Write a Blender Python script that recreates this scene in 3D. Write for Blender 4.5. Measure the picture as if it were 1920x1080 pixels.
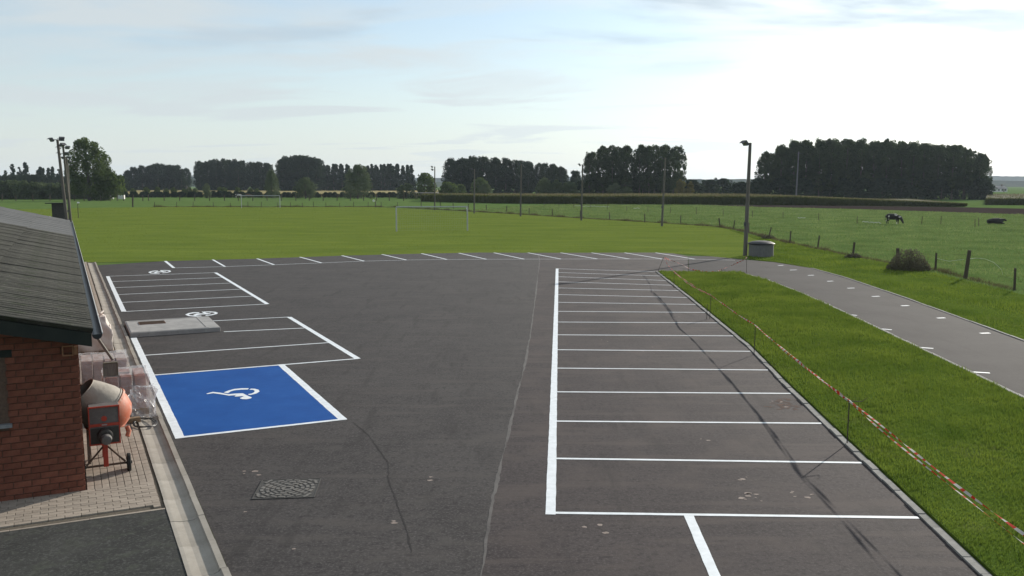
import bpy, bmesh, math, random
import numpy as np
from mathutils import Vector, Matrix, Quaternion
R = math.radians
for o in list(bpy.data.objects): bpy.data.objects.remove(o)
S = bpy.context.scene
COL = S.collection
random.seed(7)

# ------------------------------------------------------------------ camera
F = 1700.0; CAMH = 4.75; HZ = 345.0           # focal length and horizon in photograph pixels, eye height in metres
TH = math.atan((540 - HZ) / F)
cam = bpy.data.cameras.new('camera'); cam.sensor_width = 36; cam.lens = 36 * F / 1920
cam.clip_start = 0.05; cam.clip_end = 12000
co = bpy.data.objects.new('camera', cam); COL.objects.link(co)
co.location = (0, 0, CAMH); co.rotation_euler = (math.pi / 2 - TH, 0, 0)
S.camera = co

# ------------------------------------------------------------------ sky and sun
SUN_EL = R(19.0); SUN_AZ = R(37.0)            # azimuth measured from +Y towards +X
SUN = Vector((math.sin(SUN_AZ) * math.cos(SUN_EL), math.cos(SUN_AZ) * math.cos(SUN_EL), math.sin(SUN_EL)))
W = bpy.data.worlds.new('World'); S.world = W; W.use_nodes = True
nt = W.node_tree; N = nt.nodes; L = nt.links; N.clear()
def wn(t, **k):
    n = N.new(t)
    for a, b in k.items(): setattr(n, a, b)
    return n
def wmath(op, a, b=None, clamp=False):
    n = wn('ShaderNodeMath', operation=op); n.use_clamp = clamp
    for i, x in enumerate((a, b)):
        if x is None: continue
        if isinstance(x, (int, float)): n.inputs[i].default_value = x
        else: L.new(x, n.inputs[i])
    return n.outputs[0]
sky = wn('ShaderNodeTexSky', sky_type='NISHITA'); sky.sun_disc = False
sky.sun_elevation = SUN_EL; sky.sun_rotation = SUN_AZ; sky.altitude = 20
sky.air_density = 1.0; sky.dust_density = 0.25; sky.ozone_density = 1.6
tc = wn('ShaderNodeTexCoord'); sep = wn('ShaderNodeSeparateXYZ'); L.new(tc.outputs['Generated'], sep.inputs[0])
zc = wmath('ADD', wmath('MAXIMUM', sep.outputs[2], 0.0), 0.10)
cx = wmath('DIVIDE', sep.outputs[0], zc); cy = wmath('DIVIDE', sep.outputs[1], zc)
cmb = wn('ShaderNodeCombineXYZ'); L.new(cx, cmb.inputs[0]); L.new(cy, cmb.inputs[1])
mp = wn('ShaderNodeMapping'); L.new(cmb.outputs[0], mp.inputs[0])
mp.inputs['Rotation'].default_value = (0, 0, R(18)); mp.inputs['Location'].default_value = (12.1, 4.4, 0); mp.inputs['Scale'].default_value = (0.50, 0.95, 1)
nz = wn('ShaderNodeTexNoise'); L.new(mp.outputs[0], nz.inputs['Vector'])
nz.inputs['Scale'].default_value = 1.5; nz.inputs['Detail'].default_value = 9; nz.inputs['Roughness'].default_value = 0.56; nz.inputs['Distortion'].default_value = 0.55
veil = wn('ShaderNodeMapRange'); L.new(nz.outputs[0], veil.inputs[0])
veil.inputs[1].default_value = 0.38; veil.inputs[2].default_value = 0.60; veil.inputs[3].default_value = 0.30; veil.inputs[4].default_value = 0.92
# thin cloud lights up towards the sun
sunv = wn('ShaderNodeVectorMath', operation='DOT_PRODUCT'); L.new(tc.outputs['Generated'], sunv.inputs[0]); sunv.inputs[1].default_value = SUN
glow = wmath('POWER', wmath('MAXIMUM', sunv.outputs['Value'], 0.0), 9.0)
bright = wmath('ADD', wmath('MULTIPLY', glow, 6.0), 5.0)
cc = wn('ShaderNodeCombineColor')
L.new(wmath('MULTIPLY', bright, .90), cc.inputs[0]); L.new(wmath('MULTIPLY', bright, .99), cc.inputs[1]); L.new(wmath('MULTIPLY', bright, 1.03), cc.inputs[2])
mx = wn('ShaderNodeMix', data_type='RGBA'); 
hz_ = wmath('POWER', wmath('SUBTRACT', 1.0, wmath('MAXIMUM', sep.outputs[2], 0.0), True), 5.0)
vf = wmath('MAXIMUM', veil.outputs[0], wmath('MULTIPLY', hz_, .95)); L.new(vf, mx.inputs['Factor']); L.new(sky.outputs[0], mx.inputs[6]); L.new(cc.outputs[0], mx.inputs[7])
# thicker clouds, grey-blue on their shaded undersides
mp2 = wn('ShaderNodeMapping'); L.new(cmb.outputs[0], mp2.inputs[0]); mp2.inputs['Location'].default_value = (0.25, 0.1, 0); mp2.inputs['Scale'].default_value = (.60, 1.0, 1); mp2.inputs['Rotation'].default_value = (0, 0, R(-14))
nz2 = wn('ShaderNodeTexNoise'); L.new(mp2.outputs[0], nz2.inputs['Vector']); nz2.inputs['Scale'].default_value = 1.45; nz2.inputs['Detail'].default_value = 7; nz2.inputs['Roughness'].default_value = .5; nz2.inputs['Distortion'].default_value = .3
tk = wn('ShaderNodeMapRange'); L.new(nz2.outputs[0], tk.inputs[0]); tk.interpolation_type = 'SMOOTHSTEP'
tk.inputs[1].default_value = .50; tk.inputs[2].default_value = .66; tk.inputs[3].default_value = 0; tk.inputs[4].default_value = .85
high = wn('ShaderNodeMapRange'); L.new(sep.outputs[2], high.inputs[0]); high.inputs[1].default_value = .10; high.inputs[2].default_value = .18
mx2 = wn('ShaderNodeMix', data_type='RGBA'); L.new(wmath('MULTIPLY', tk.outputs[0], high.outputs[0]), mx2.inputs['Factor']); L.new(mx.outputs[2], mx2.inputs[6]); mx2.inputs[7].default_value = (3.4, 4.15, 4.8, 1)
bg = wn('ShaderNodeBackground'); bg.inputs['Strength'].default_value = 0.10; L.new(mx2.outputs[2], bg.inputs['Color'])
wo = wn('ShaderNodeOutputWorld'); L.new(bg.outputs[0], wo.inputs['Surface'])
sl = bpy.data.lights.new('sun', 'SUN'); sl.energy = 4.2; sl.angle = R(0.7); sl.color = (1.0, 0.93, 0.82)
so = bpy.data.objects.new('sun', sl); COL.objects.link(so); so.rotation_euler = SUN.to_track_quat('Z', 'Y').to_euler(); so.location = (60, 60, 60)
vs = S.view_settings; vs.view_transform = 'Standard'; vs.look = 'None'; vs.gamma = 1; vs.use_curve_mapping = False; vs.exposure = 0.55

# ------------------------------------------------------------------ placing on the flat ground
def G(x, y, z=0.0):
    """the place at height z seen at photograph pixel (x, y)"""
    dx = (x - 960) / F; dy = (540 - y) / F
    vy = math.cos(TH) + dy * math.sin(TH); vz = -math.sin(TH) + dy * math.cos(TH)
    t = (z - CAMH) / vz
    return Vector((dx * t, vy * t, z))
C0 = Vector((-6.62, 13.63, 0)); U = Vector((.897, .442, 0)); V = Vector((-.442, .897, 0)); ROT = math.atan2(.442, .897)
def B(a, b, z=0.0):
    """brick building's frame: a to the right of its corner, b along its length"""
    p = C0 + U * a + V * b; return Vector((p.x, p.y, z))

# ------------------------------------------------------------------ materials
MATS = {}
def mat(name, col, col2=None, scale=5.0, rough=0.8, spec=0.3, metal=0.0, bump=0.0, bscale=None, detail=6, lo=0.35, hi=0.65,
        speck=None, coord='Object', stretch=None, trans=0.0, extra=None, bdist=0.01, alpha=None, second=None, rand=None):
    m = bpy.data.materials.new(name); m.use_nodes = True; t = m.node_tree; n = t.nodes; l = t.links
    b = n['Principled BSDF']; b.inputs['Roughness'].default_value = rough; b.inputs['Metallic'].default_value = metal
    b.inputs['Specular IOR Level'].default_value = spec
    c4 = tuple(col) + (1,); b.inputs['Base Color'].default_value = c4
    tcn = n.new('ShaderNodeTexCoord'); vec = tcn.outputs[coord]
    if stretch:
        mpn = n.new('ShaderNodeMapping'); mpn.inputs['Scale'].default_value = stretch[:3]
        if len(stretch) > 3: mpn.inputs['Rotation'].default_value = (0, 0, stretch[3])
        l.new(vec, mpn.inputs[0]); svec = mpn.outputs[0]
    else: svec = vec
    out = None
    if col2 is not None:
        nzn = n.new('ShaderNodeTexNoise'); nzn.inputs['Scale'].default_value = scale; nzn.inputs['Detail'].default_value = detail; nzn.inputs['Roughness'].default_value = 0.62
        l.new(svec, nzn.inputs['Vector'])
        mr = n.new('ShaderNodeMapRange'); mr.inputs[1].default_value = lo; mr.inputs[2].default_value = hi; l.new(nzn.outputs[0], mr.inputs[0])
        mxn = n.new('ShaderNodeMix'); mxn.data_type = 'RGBA'; l.new(mr.outputs[0], mxn.inputs['Factor']); mxn.inputs[6].default_value = c4; mxn.inputs[7].default_value = tuple(col2) + (1,)
        out = mxn.outputs[2]
    for sp in ([speck] if speck and not isinstance(speck, list) else (speck or [])):
        sc, th, w, cs = sp[:4]
        q = n.new('ShaderNodeTexNoise'); q.inputs['Scale'].default_value = sc; q.inputs['Detail'].default_value = sp[4] if len(sp) > 4 else 3
        if len(sp) > 6:
            mq = n.new('ShaderNodeMapping'); mq.inputs['Scale'].default_value = sp[6][:3]; mq.inputs['Rotation'].default_value = (0, 0, sp[6][3]); l.new(vec, mq.inputs[0]); l.new(mq.outputs[0], q.inputs['Vector'])
        else: l.new(vec, q.inputs['Vector'])
        q.inputs['Roughness'].default_value = .6
        r2 = n.new('ShaderNodeMapRange'); r2.inputs[1].default_value = th; r2.inputs[2].default_value = th + w; r2.inputs[4].default_value = sp[5] if len(sp) > 5 else 1.0; l.new(q.outputs[0], r2.inputs[0])
        m2 = n.new('ShaderNodeMix'); m2.data_type = 'RGBA'; l.new(r2.outputs[0], m2.inputs['Factor'])
        if out is None: m2.inputs[6].default_value = c4
        else: l.new(out, m2.inputs[6])
        m2.inputs[7].default_value = tuple(cs) + (1,); out = m2.outputs[2]
    if rand:                                             # each piece its own tone
        oi = n.new('ShaderNodeObjectInfo'); r3 = n.new('ShaderNodeMapRange'); r3.inputs[3].default_value = 1 - rand; r3.inputs[4].default_value = 1 + rand
        l.new(oi.outputs['Random'], r3.inputs[0]); m3 = n.new('ShaderNodeVectorMath'); m3.operation = 'SCALE'
        if out is None: m3.inputs[0].default_value = col
        else: l.new(out, m3.inputs[0])
        l.new(r3.outputs[0], m3.inputs['Scale']); out = m3.outputs[0]
    if out is not None: l.new(out, b.inputs['Base Color'])
    if bump:
        bn = n.new('ShaderNodeTexNoise'); bn.inputs['Scale'].default_value = bscale or scale * 4; bn.inputs['Detail'].default_value = 6
        l.new(svec if second else vec, bn.inputs['Vector'])
        bp = n.new('ShaderNodeBump'); bp.inputs['Strength'].default_value = bump; bp.inputs['Distance'].default_value = bdist
        l.new(bn.outputs[0], bp.inputs['Height']); l.new(bp.outputs[0], b.inputs['Normal'])
    if alpha is not None: b.inputs['Alpha'].default_value = alpha
    if trans:
        tr = n.new('ShaderNodeBsdfTranslucent'); ms = n.new('ShaderNodeMixShader'); ms.inputs[0].default_value = trans
        if out is not None: l.new(out, tr.inputs['Color'])
        else: tr.inputs['Color'].default_value = c4
        l.new(b.outputs[0], ms.inputs[1]); l.new(tr.outputs[0], ms.inputs[2]); l.new(ms.outputs[0], n['Material Output'].inputs['Surface'])
    MATS[name] = m
    return m

def leafmat(name, col, col2, trans=0.4, scale=0.5, tone=0.35, yellow=None):
    """leaf or grass blade: tone differs from face to face (attribute 'tone'), light passes through"""
    m = bpy.data.materials.new(name); m.use_nodes = True; t = m.node_tree; n = t.nodes; l = t.links
    b = n['Principled BSDF']; b.inputs['Roughness'].default_value = 0.8; b.inputs['Specular IOR Level'].default_value = 0.03
    at = n.new('ShaderNodeAttribute'); at.attribute_name = 'tone'
    tcn = n.new('ShaderNodeTexCoord'); q = n.new('ShaderNodeTexNoise'); q.inputs['Scale'].default_value = scale; q.inputs['Detail'].default_value = 5; l.new(tcn.outputs['Object'], q.inputs['Vector'])
    ad = n.new('ShaderNodeMath'); ad.operation = 'MULTIPLY_ADD'; l.new(at.outputs['Fac'], ad.inputs[0]); ad.inputs[1].default_value = tone
    mr = n.new('ShaderNodeMapRange'); mr.inputs[1].default_value = 0.3; mr.inputs[2].default_value = 0.7; mr.inputs[4].default_value = 1 - tone * .5; l.new(q.outputs[0], mr.inputs[0]); l.new(mr.outputs[0], ad.inputs[2])
    mx = n.new('ShaderNodeMix'); mx.data_type = 'RGBA'; l.new(ad.outputs[0], mx.inputs['Factor']); mx.inputs[6].default_value = tuple(col) + (1,); mx.inputs[7].default_value = tuple(col2) + (1,)
    l.new(mx.outputs[2], b.inputs['Base Color'])
    tr = n.new('ShaderNodeBsdfTranslucent'); l.new(mx.outputs[2], tr.inputs['Color'])
    ms = n.new('ShaderNodeMixShader'); ms.inputs[0].default_value = trans
    l.new(b.outputs[0], ms.inputs[1]); l.new(tr.outputs[0], ms.inputs[2]); l.new(ms.outputs[0], n['Material Output'].inputs['Surface'])
    MATS[name] = m
    return m

M = MATS
mat('pasture', (.075, .125, .036), (.115, .168, .052), scale=.35, rough=1, spec=.0, speck=[(6, .62, .1, (.12, .15, .05), 4, .5), (1.6, .6, .12, (.035, .065, .016), 5, .7)], bump=.9, bscale=9, bdist=.06)
mat('pitch', (.100, .140, .030), (.145, .182, .038), scale=.12, rough=1, spec=.0, speck=[(.9, .56, .16, (.080, .118, .026), 6, .7, (.15, 1.6, 1, .1)), (14, .6, .1, (.14, .17, .035), 3, .35)], bump=.6, bscale=16, bdist=.04, stretch=(1, 3, 1, ROT))
mat('lawn', (.060, .098, .018), (.095, .135, .024), scale=.6, rough=1, spec=.0, speck=[(.8, .55, .14, (.12, .13, .045), 7, .6), (3, .58, .12, (.04, .07, .012), 5, .7)], bump=.8, bscale=14, bdist=.05)
mat('asphalt', (0.0390, 0.0354, 0.0360), (0.0561, 0.0512, 0.0506), scale=.45, rough=.88, spec=.12, detail=10, speck=[
    (26, .50, .14, (0.0976, 0.0891, 0.0866), 4, .75), (11, .50, .14, (0.0268, 0.0244, 0.0250), 6, .75), (2.6, .50, .16, (0.0683, 0.0622, 0.0592), 9, .6),
    (1.0, .52, .12, (0.0732, 0.0647, 0.0610), 9, .55, (.35, 2.2, 1, .5)), (1.2, .55, .12, (0.0293, 0.0268, 0.0268), 9, .5, (2.0, .3, 1, -.35)), (16, .70, .03, (0.1220, 0.1098, 0.1000), 4, .7)], bump=.5, bscale=70, bdist=.008)
mat('asphalt_new', (0.0397, 0.0326, 0.0339), (0.0576, 0.0480, 0.0480), scale=.5, rough=.88, spec=.12, detail=10, speck=[
    (26, .50, .14, (0.0896, 0.0781, 0.0781), 4, .7), (11, .50, .14, (0.0256, 0.0224, 0.0230), 6, .75), (.8, .50, .16, (0.0742, 0.0602, 0.0563), 9, .75),
    (1.1, .52, .12, (0.0768, 0.0627, 0.0589), 9, .7, (.3, 2.4, 1, .15)), (1.0, .56, .12, (0.0282, 0.0256, 0.0256), 9, .5, (2.2, .3, 1, .05)), (13, .72, .03, (0.1280, 0.1088, 0.0998), 3, .6)], bump=.5, bscale=70, bdist=.008)
mat('asphalt_lane', (0.0414, 0.0381, 0.0389), (0.0564, 0.0522, 0.0522), scale=.4, rough=.88, spec=.06, detail=10, speck=[(30, .5, .2, (0.0704, 0.0655, 0.0655), 3, .5), (1.2, .54, .15, (0.0381, 0.0340, 0.0348), 8, .6, (2.2, .25, 1, -.06)), (3, .56, .15, (0.0663, 0.0596, 0.0580), 7, .5)], bump=.4, bscale=70, bdist=.008)
mat('asphalt_drive', (0.0374, 0.0374, 0.0363), (0.0550, 0.0550, 0.0517), scale=.9, rough=.92, spec=.08, detail=10, speck=[(26, .5, .14, (0.0935, 0.0935, 0.0880), 4, .7), (3, .52, .15, (0.0660, 0.0704, 0.0572), 8, .6), (9, .5, .2, (0.0297, 0.0308, 0.0286), 5, .6), (9, .74, .02, (0.2200, 0.2200, 0.2090), 3, .8)], bump=.5, bscale=70, bdist=.008)
mat('joint', (.105, .098, .094), (.058, .052, .052), scale=1.3, rough=.9, speck=[(30, .55, .1, (.12, .11, .1), 3, .6)])
mat('paint', (.74, .77, .80), (.62, .65, .67), scale=6, rough=.65, spec=.3, speck=[(60, .70, .05, (.4, .4, .4), 3, .6), (3, .66, .1, (.52, .53, .54), 6, .5)])
mat('blue_paint', (.005, .062, .25), (.009, .078, .29), scale=1.1, rough=.85, spec=.1, detail=9, speck=[(2.2, .62, .1, (.025, .10, .30), 8, .5), (70, .66, .08, (.05, .13, .3), 2, .5)], bump=.2, bscale=110, bdist=.005)
mat('concrete', (.26, .235, .20), (.36, .33, .29), scale=1.6, rough=.9, spec=.2, detail=9, speck=[(3, .58, .12, (.18, .155, .13), 7, .6), (.8, .56, .2, (.38, .30, .23), 6, .5)], bump=.3, bscale=40, bdist=.006, rand=.06)
mat('concrete_grey', (.25, .245, .24), (.34, .33, .32), scale=2.5, rough=.9, spec=.2, detail=9, speck=[(6, .6, .1, (.17, .165, .16), 6, .5)], bump=.3, bscale=50, bdist=.006, rand=.08)
mat('kerb_stone', (.17, .165, .155), (.25, .245, .23), scale=4, rough=.92, spec=.2, speck=[(8, .6, .1, (.09, .1, .07), 5, .6)], bump=.3, bscale=60, bdist=.006, rand=.12)
mat('paver', (.27, .225, .185), (.34, .29, .24), scale=7, rough=.92, spec=.2, speck=[(30, .62, .1, (.2, .17, .14), 3, .5)], bump=.25, bscale=90, bdist=.004, rand=.13)
mat('sand_joint', (.10, .085, .07), (.14, .12, .095), scale=20, rough=1, spec=.05)
mat('brick', (.125, .046, .031), (.175, .066, .043), scale=9, rough=.93, spec=.15, speck=[(22, .6, .12, (.09, .034, .025), 4, .6), (5, .68, .08, (.21, .12, .09), 6, .4)], bump=.35, bscale=70, bdist=.005, rand=.18)
mat('mortar', (.085, .058, .045), (.12, .082, .062), scale=30, rough=.95, spec=.1, bump=.3, bscale=90, bdist=.004)
mat('roof_moss', (.060, .058, .050), (.105, .10, .085), scale=3.5, rough=.95, spec=.15, detail=10, speck=[(2.2, .55, .15, (.045, .058, .028), 7, .75), (9, .64, .06, (.16, .155, .13), 4, .6), (26, .63, .06, (.03, .03, .026), 4, .6)], bump=.6, bscale=30, bdist=.012, rand=.12)
mat('roof_grey', (.105, .105, .105), (.14, .14, .138), scale=2, rough=.9, spec=.2, detail=9, speck=[(9, .62, .1, (.08, .08, .08), 5, .5)], bump=.3, bscale=30, bdist=.008, rand=.05)
mat('verge_dark', (.014, .018, .016), (.022, .026, .022), scale=4, rough=.8, spec=.25)
mat('gutter_dark', (.010, .011, .018), rough=.45, spec=.5)
mat('white_trim', (.62, .62, .60), (.5, .5, .48), scale=8, rough=.6)
mat('window_frame', (.13, .12, .085), (.17, .155, .11), scale=10, rough=.7)
mat('glass', (.055, .062, .05), rough=.08, spec=.6)
mat('sill', (.16, .17, .18), (.22, .22, .23), scale=10, rough=.8)
mat('red_paint', (.42, .045, .022), (.33, .04, .022), scale=9, rough=.55, spec=.4, speck=[(14, .6, .08, (.19, .11, .08), 5, .75), (40, .66, .06, (.3, .26, .22), 3, .5)], bump=.2, bscale=60)
mat('mixer_drum', (.30, .275, .24), (.38, .345, .30), scale=5, rough=.85, spec=.25, speck=[(7, .62, .1, (.20, .18, .15), 6, .6)], bump=.5, bscale=22, bdist=.01)
mat('mixer_orange', (.46, .12, .06), (.42, .17, .11), scale=5, rough=.6, spec=.35, speck=[(9, .56, .12, (.42, .30, .24), 6, .75)], bump=.3, bscale=30, bdist=.006)
mat('mixer_grey', (.10, .095, .092), (.15, .14, .135), scale=8, rough=.75, spec=.3, speck=[(14, .62, .1, (.24, .22, .2), 5, .5)], bump=.2, bscale=50)
mat('rust_steel', (.085, .06, .045), (.13, .085, .06), scale=18, rough=.85, spec=.25)
mat('dark_iron', (.042, .039, .036), (.06, .055, .05), scale=30, rough=.7, spec=.35, metal=.2)
mat('iron_worn', (.12, .11, .098), (.17, .155, .14), scale=40, rough=.62, spec=.4, metal=.3, rand=.12)
mat('rubber', (.022, .021, .02), (.035, .033, .03), scale=20, rough=.9, spec=.2)
mat('wood', (.19, .13, .08), (.27, .19, .12), scale=6, rough=.9, spec=.15, stretch=(1, 8, 8), speck=[(20, .62, .1, (.12, .08, .05), 4, .5)], rand=.15)
mat('wood_grey', (.15, .14, .125), (.22, .205, .18), scale=6, rough=.92, spec=.12, stretch=(8, 8, 1), speck=[(16, .6, .1, (.09, .085, .075), 4, .6)], rand=.12)
mat('post_wood', (.062, .050, .038), (.10, .083, .062), scale=7, rough=.95, spec=.1, stretch=(10, 10, 1), rand=.2)
mat('pole_wood', (.10, .092, .080), (.15, .138, .12), scale=3, rough=.92, spec=.12, stretch=(14, 14, .6), rand=.1)
mat('bag_white', (.70, .63, .58), (.60, .52, .47), scale=4, rough=.7, spec=.25, trans=.15, speck=[(3, .6, .12, (.62, .40, .33), 5, .5)], bump=.4, bscale=22, bdist=.012)
mat('paver_red', (.20, .075, .055), (.28, .12, .09), scale=8, rough=.92, spec=.15, rand=.2)
mat('paver_pale', (.34, .26, .235), (.42, .33, .30), scale=8, rough=.92, spec=.15, rand=.14)
mat('plastic_dark', (.02, .02, .022), rough=.5, spec=.5)
mat('rod', (.045, .038, .032), (.075, .055, .042), scale=20, rough=.8, spec=.3)
mat('tape_white', (.55, .52, .49), rough=.85, spec=.08, trans=.35)
mat('tape_red', (.55, .045, .025), rough=.85, spec=.08, trans=.35)
mat('ribbon', (.62, .62, .55), (.45, .46, .38), scale=6, rough=.6, trans=.2)
mat('cistern', (.12, .117, .115), (.175, .17, .165), scale=5, rough=.9, spec=.2, stretch=(6, 6, 1), speck=[(12, .62, .1, (.11, .11, .1), 5, .5)], bump=.3, bscale=40)
mat('lid', (.030, .030, .033), (.045, .045, .048), scale=6, rough=.6, spec=.2)
mat('alu', (.30, .315, .32), (.38, .395, .40), scale=9, rough=.5, spec=.5)
mat('lamp_body', (.045, .048, .055), (.07, .072, .08), scale=9, rough=.6, spec=.4)
mat('lamp_glass', (.12, .13, .15), rough=.15, spec=.6)
mat('net', (.20, .24, .20), rough=.9, spec=.1)
mat('cow_black', (.020, .018, .017), (.035, .03, .028), scale=8, rough=.8, spec=.25, speck=[(1.9, .57, .02, (.55, .51, .46), 1)])
mat('cow_dark', (.016, .015, .014), (.028, .025, .022), scale=8, rough=.8, spec=.25)
mat('cow_pied', (.60, .57, .52), (.50, .47, .43), scale=8, rough=.8, spec=.2, speck=[(1.5, .5, .02, (.03, .027, .025), 1)])
mat('bark', (.06, .052, .042), (.10, .09, .075), scale=5, rough=.95, spec=.1, stretch=(6, 6, 1))
mat('soil', (0.0346, 0.0259, 0.0238), (0.0504, 0.0382, 0.0346), scale=.8, rough=.98, spec=0, speck=[(5, .6, .1, (0.0252, 0.0187, 0.0173), 5, .7), (14, .68, .05, (0.0792, 0.0720, 0.0576), 3, .4)], bump=.5, bscale=6, bdist=.05, stretch=(.25, 2, 1))
mat('wheat', (.21, .175, .075), (.27, .22, .10), scale=.12, rough=.98, spec=.05, speck=[(1.2, .6, .1, (.15, .13, .055), 5, .6)], bump=.6, bscale=3, bdist=.1)
mat('maize_core', (.030, .036, .012), (.05, .055, .018), scale=1.5, rough=.98, spec=.05, bump=.8, bscale=4, bdist=.1)
mat('hill', (.030, .045, .028), (.045, .062, .035), scale=.02, rough=1, spec=.02, speck=[(.05, .55, .1, (.02, .032, .02), 6, .8)])
mat('barn_wall', (.12, .10, .085), (.17, .145, .125), scale=2, rough=.9)
mat('barn_roof', (.20, .19, .18), (.27, .255, .24), scale=2, rough=.8)
mat('house_white', (.72, .71, .68), (.65, .64, .61), scale=2, rough=.8)
mat('tile_roof', (.13, .10, .085), (.18, .14, .12), scale=3, rough=.85)
mat('shed_wall', (.035, .033, .035), (.05, .046, .046), scale=6, rough=.85)
leafmat('blade_lawn', (.062, .108, .016), (.155, .205, .032), trans=.45, scale=.5)
leafmat('blade_pitch', (.10, .14, .024), (.17, .21, .036), trans=.45, scale=.13)
leafmat('blade_pasture', (.055, .092, .026), (.20, .25, .09), trans=.38, scale=.25)
leafmat('blade_rough', (.065, .060, .028), (.13, .115, .06), trans=.3, scale=.7)
leafmat('leaf_poplar', (.020, .036, .016), (.064, .094, .036), trans=.34, scale=.15)
leafmat('leaf_dark', (.014, .026, .017), (.038, .060, .030), trans=.25, scale=.15)
leafmat('leaf_willow', (.062, .088, .044), (.125, .155, .078), trans=.35, scale=.2)
leafmat('leaf_green', (.044, .074, .022), (.105, .140, .044), trans=.35, scale=.2)
leafmat('leaf_yellow', (.085, .080, .022), (.14, .125, .038), trans=.35, scale=.3)
leafmat('leaf_maize', (.050, .062, .018), (.105, .115, .036), trans=.3, scale=.1)
leafmat('leaf_tassel', (.12, .105, .055), (.19, .165, .09), trans=.3, scale=.1)
leafmat('leaf_scrub', (.075, .068, .048), (.13, .118, .085), trans=.3, scale=.6)
m = mat('shrink_wrap', (.78, .76, .76), rough=.12, spec=.7, alpha=.30, bump=.8, bscale=9, bdist=.03)

# ------------------------------------------------------------------ object helpers
def tag(o, label=None, cat=None, group=None, kind=None):
    if label: o['label'] = label
    if cat: o['category'] = cat
    if group: o['group'] = group
    if kind: o['kind'] = kind
    return o
def link(name, me, parent=None, loc=None):
    o = bpy.data.objects.new(name, me); COL.objects.link(o)
    if parent is not None: o.parent = parent
    if loc is not None: o.location = loc
    return o
def empty(name, loc=(0, 0, 0), rz=0.0, **k):
    o = bpy.data.objects.new(name, None); COL.objects.link(o); o.location = loc; o.rotation_euler = (0, 0, rz); o.empty_display_size = .2
    return tag(o, **k)
def copy_tree(o, parent=None):
    c = o.copy(); COL.objects.link(c); c.parent = parent
    for ch in o.children: copy_tree(ch, c)
    return c

class MB:
    """collects faces of one mesh"""
    def __init__(s): s.v = []; s.f = []; s.m = []
    def add(s, vs, fs, mi=0):
        k = len(s.v); s.v += [tuple(p) for p in vs]
        for f in fs: s.f.append(tuple(i + k for i in f)); s.m.append(mi)
        return s
    def box(s, c, d, rz=0.0, mi=0, mx=None):
        x, y, z = d[0] / 2, d[1] / 2, d[2] / 2
        P = [Vector((i * x, j * y, k * z)) for k in (-1, 1) for j in (-1, 1) for i in (-1, 1)]
        T = mx if mx is not None else Matrix.Rotation(rz, 3, 'Z')
        P = [T @ p + Vector(c) for p in P]
        return s.add(P, [(0, 2, 3, 1), (4, 5, 7, 6), (0, 1, 5, 4), (2, 6, 7, 3), (0, 4, 6, 2), (1, 3, 7, 5)], mi)
    def tube(s, pts, rad, n=8, mi=0, cap=True):
        pts = [Vector(p) for p in pts]; rads = rad if isinstance(rad, (list, tuple)) else [rad] * len(pts)
        up = None; vs = []
        for i, p in enumerate(pts):
            d = (pts[min(i + 1, len(pts) - 1)] - pts[max(i - 1, 0)]).normalized()
            if up is None: up = Vector((0, 0, 1)) if abs(d.z) < .9 else Vector((1, 0, 0))
            a = d.cross(up).normalized(); b = a.cross(d).normalized(); up = b
            for k in range(n):
                w = 2 * math.pi * k / n; vs.append(p + (a * math.cos(w) + b * math.sin(w)) * rads[i])
        fs = []
        for i in range(len(pts) - 1):
            for k in range(n): fs.append((i * n + k, i * n + (k + 1) % n, (i + 1) * n + (k + 1) % n, (i + 1) * n + k))
        if cap: fs.append(tuple(range(n))[::-1]); fs.append(tuple(range((len(pts) - 1) * n, len(pts) * n)))
        return s.add(vs, fs, mi)
    def lathe(s, prof, n=24, axis=None, origin=(0, 0, 0), mi=0, cap=True):
        """prof: (radius, height along axis)"""
        q = Vector((0, 0, 1)).rotation_difference(Vector(axis)) if axis is not None else Quaternion()
        vs = []
        for r, h in prof:
            for k in range(n):
                w = 2 * math.pi * k / n; vs.append(q @ Vector((r * math.cos(w), r * math.sin(w), h)) + Vector(origin))
        fs = []
        for i in range(len(prof) - 1):
            for k in range(n): fs.append((i * n + k, i * n + (k + 1) % n, (i + 1) * n + (k + 1) % n, (i + 1) * n + k))
        if cap:
            fs.append(tuple(range(n))[::-1]); fs.append(tuple(range((len(prof) - 1) * n, len(prof) * n)))
        return s.add(vs, fs, mi)
    def prism(s, poly, z0, z1, mi=0, bottom=True):
        n = len(poly); vs = [(p[0], p[1], z0) for p in poly] + [(p[0], p[1], z1) for p in poly]
        fs = [tuple(range(n, 2 * n))] + ([tuple(range(n))[::-1]] if bottom else []) + [(i, (i + 1) % n, n + (i + 1) % n, n + i) for i in range(n)]
        return s.add(vs, fs, mi)
    def mesh(s, name, mats):
        me = bpy.data.meshes.new(name); me.from_pydata(s.v, [], s.f)
        for x in (mats if isinstance(mats, (list, tuple)) else [mats]): me.materials.append(M[x] if isinstance(x, str) else x)
        if isinstance(mats, (list, tuple)) and len(mats) > 1: me.polygons.foreach_set('material_index', s.m)
        return me
    def build(s, name, mats, parent=None, smooth=False, loc=None, bevel=0):
        me = s.mesh(name, mats)
        bm = bmesh.new(); bm.from_mesh(me); bmesh.ops.recalc_face_normals(bm, faces=bm.faces); bm.to_mesh(me); bm.free()
        if smooth:
            me.polygons.foreach_set('use_smooth', [True] * len(me.polygons))
        o = link(name, me, parent, loc)
        if smooth: 
            try: me.set_sharp_from_angle(angle=R(40))
            except Exception: pass
        if bevel:
            b = o.modifiers.new('bevel', 'BEVEL'); b.width = bevel; b.segments = 2; b.limit_method = 'ANGLE'
        return o

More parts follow.
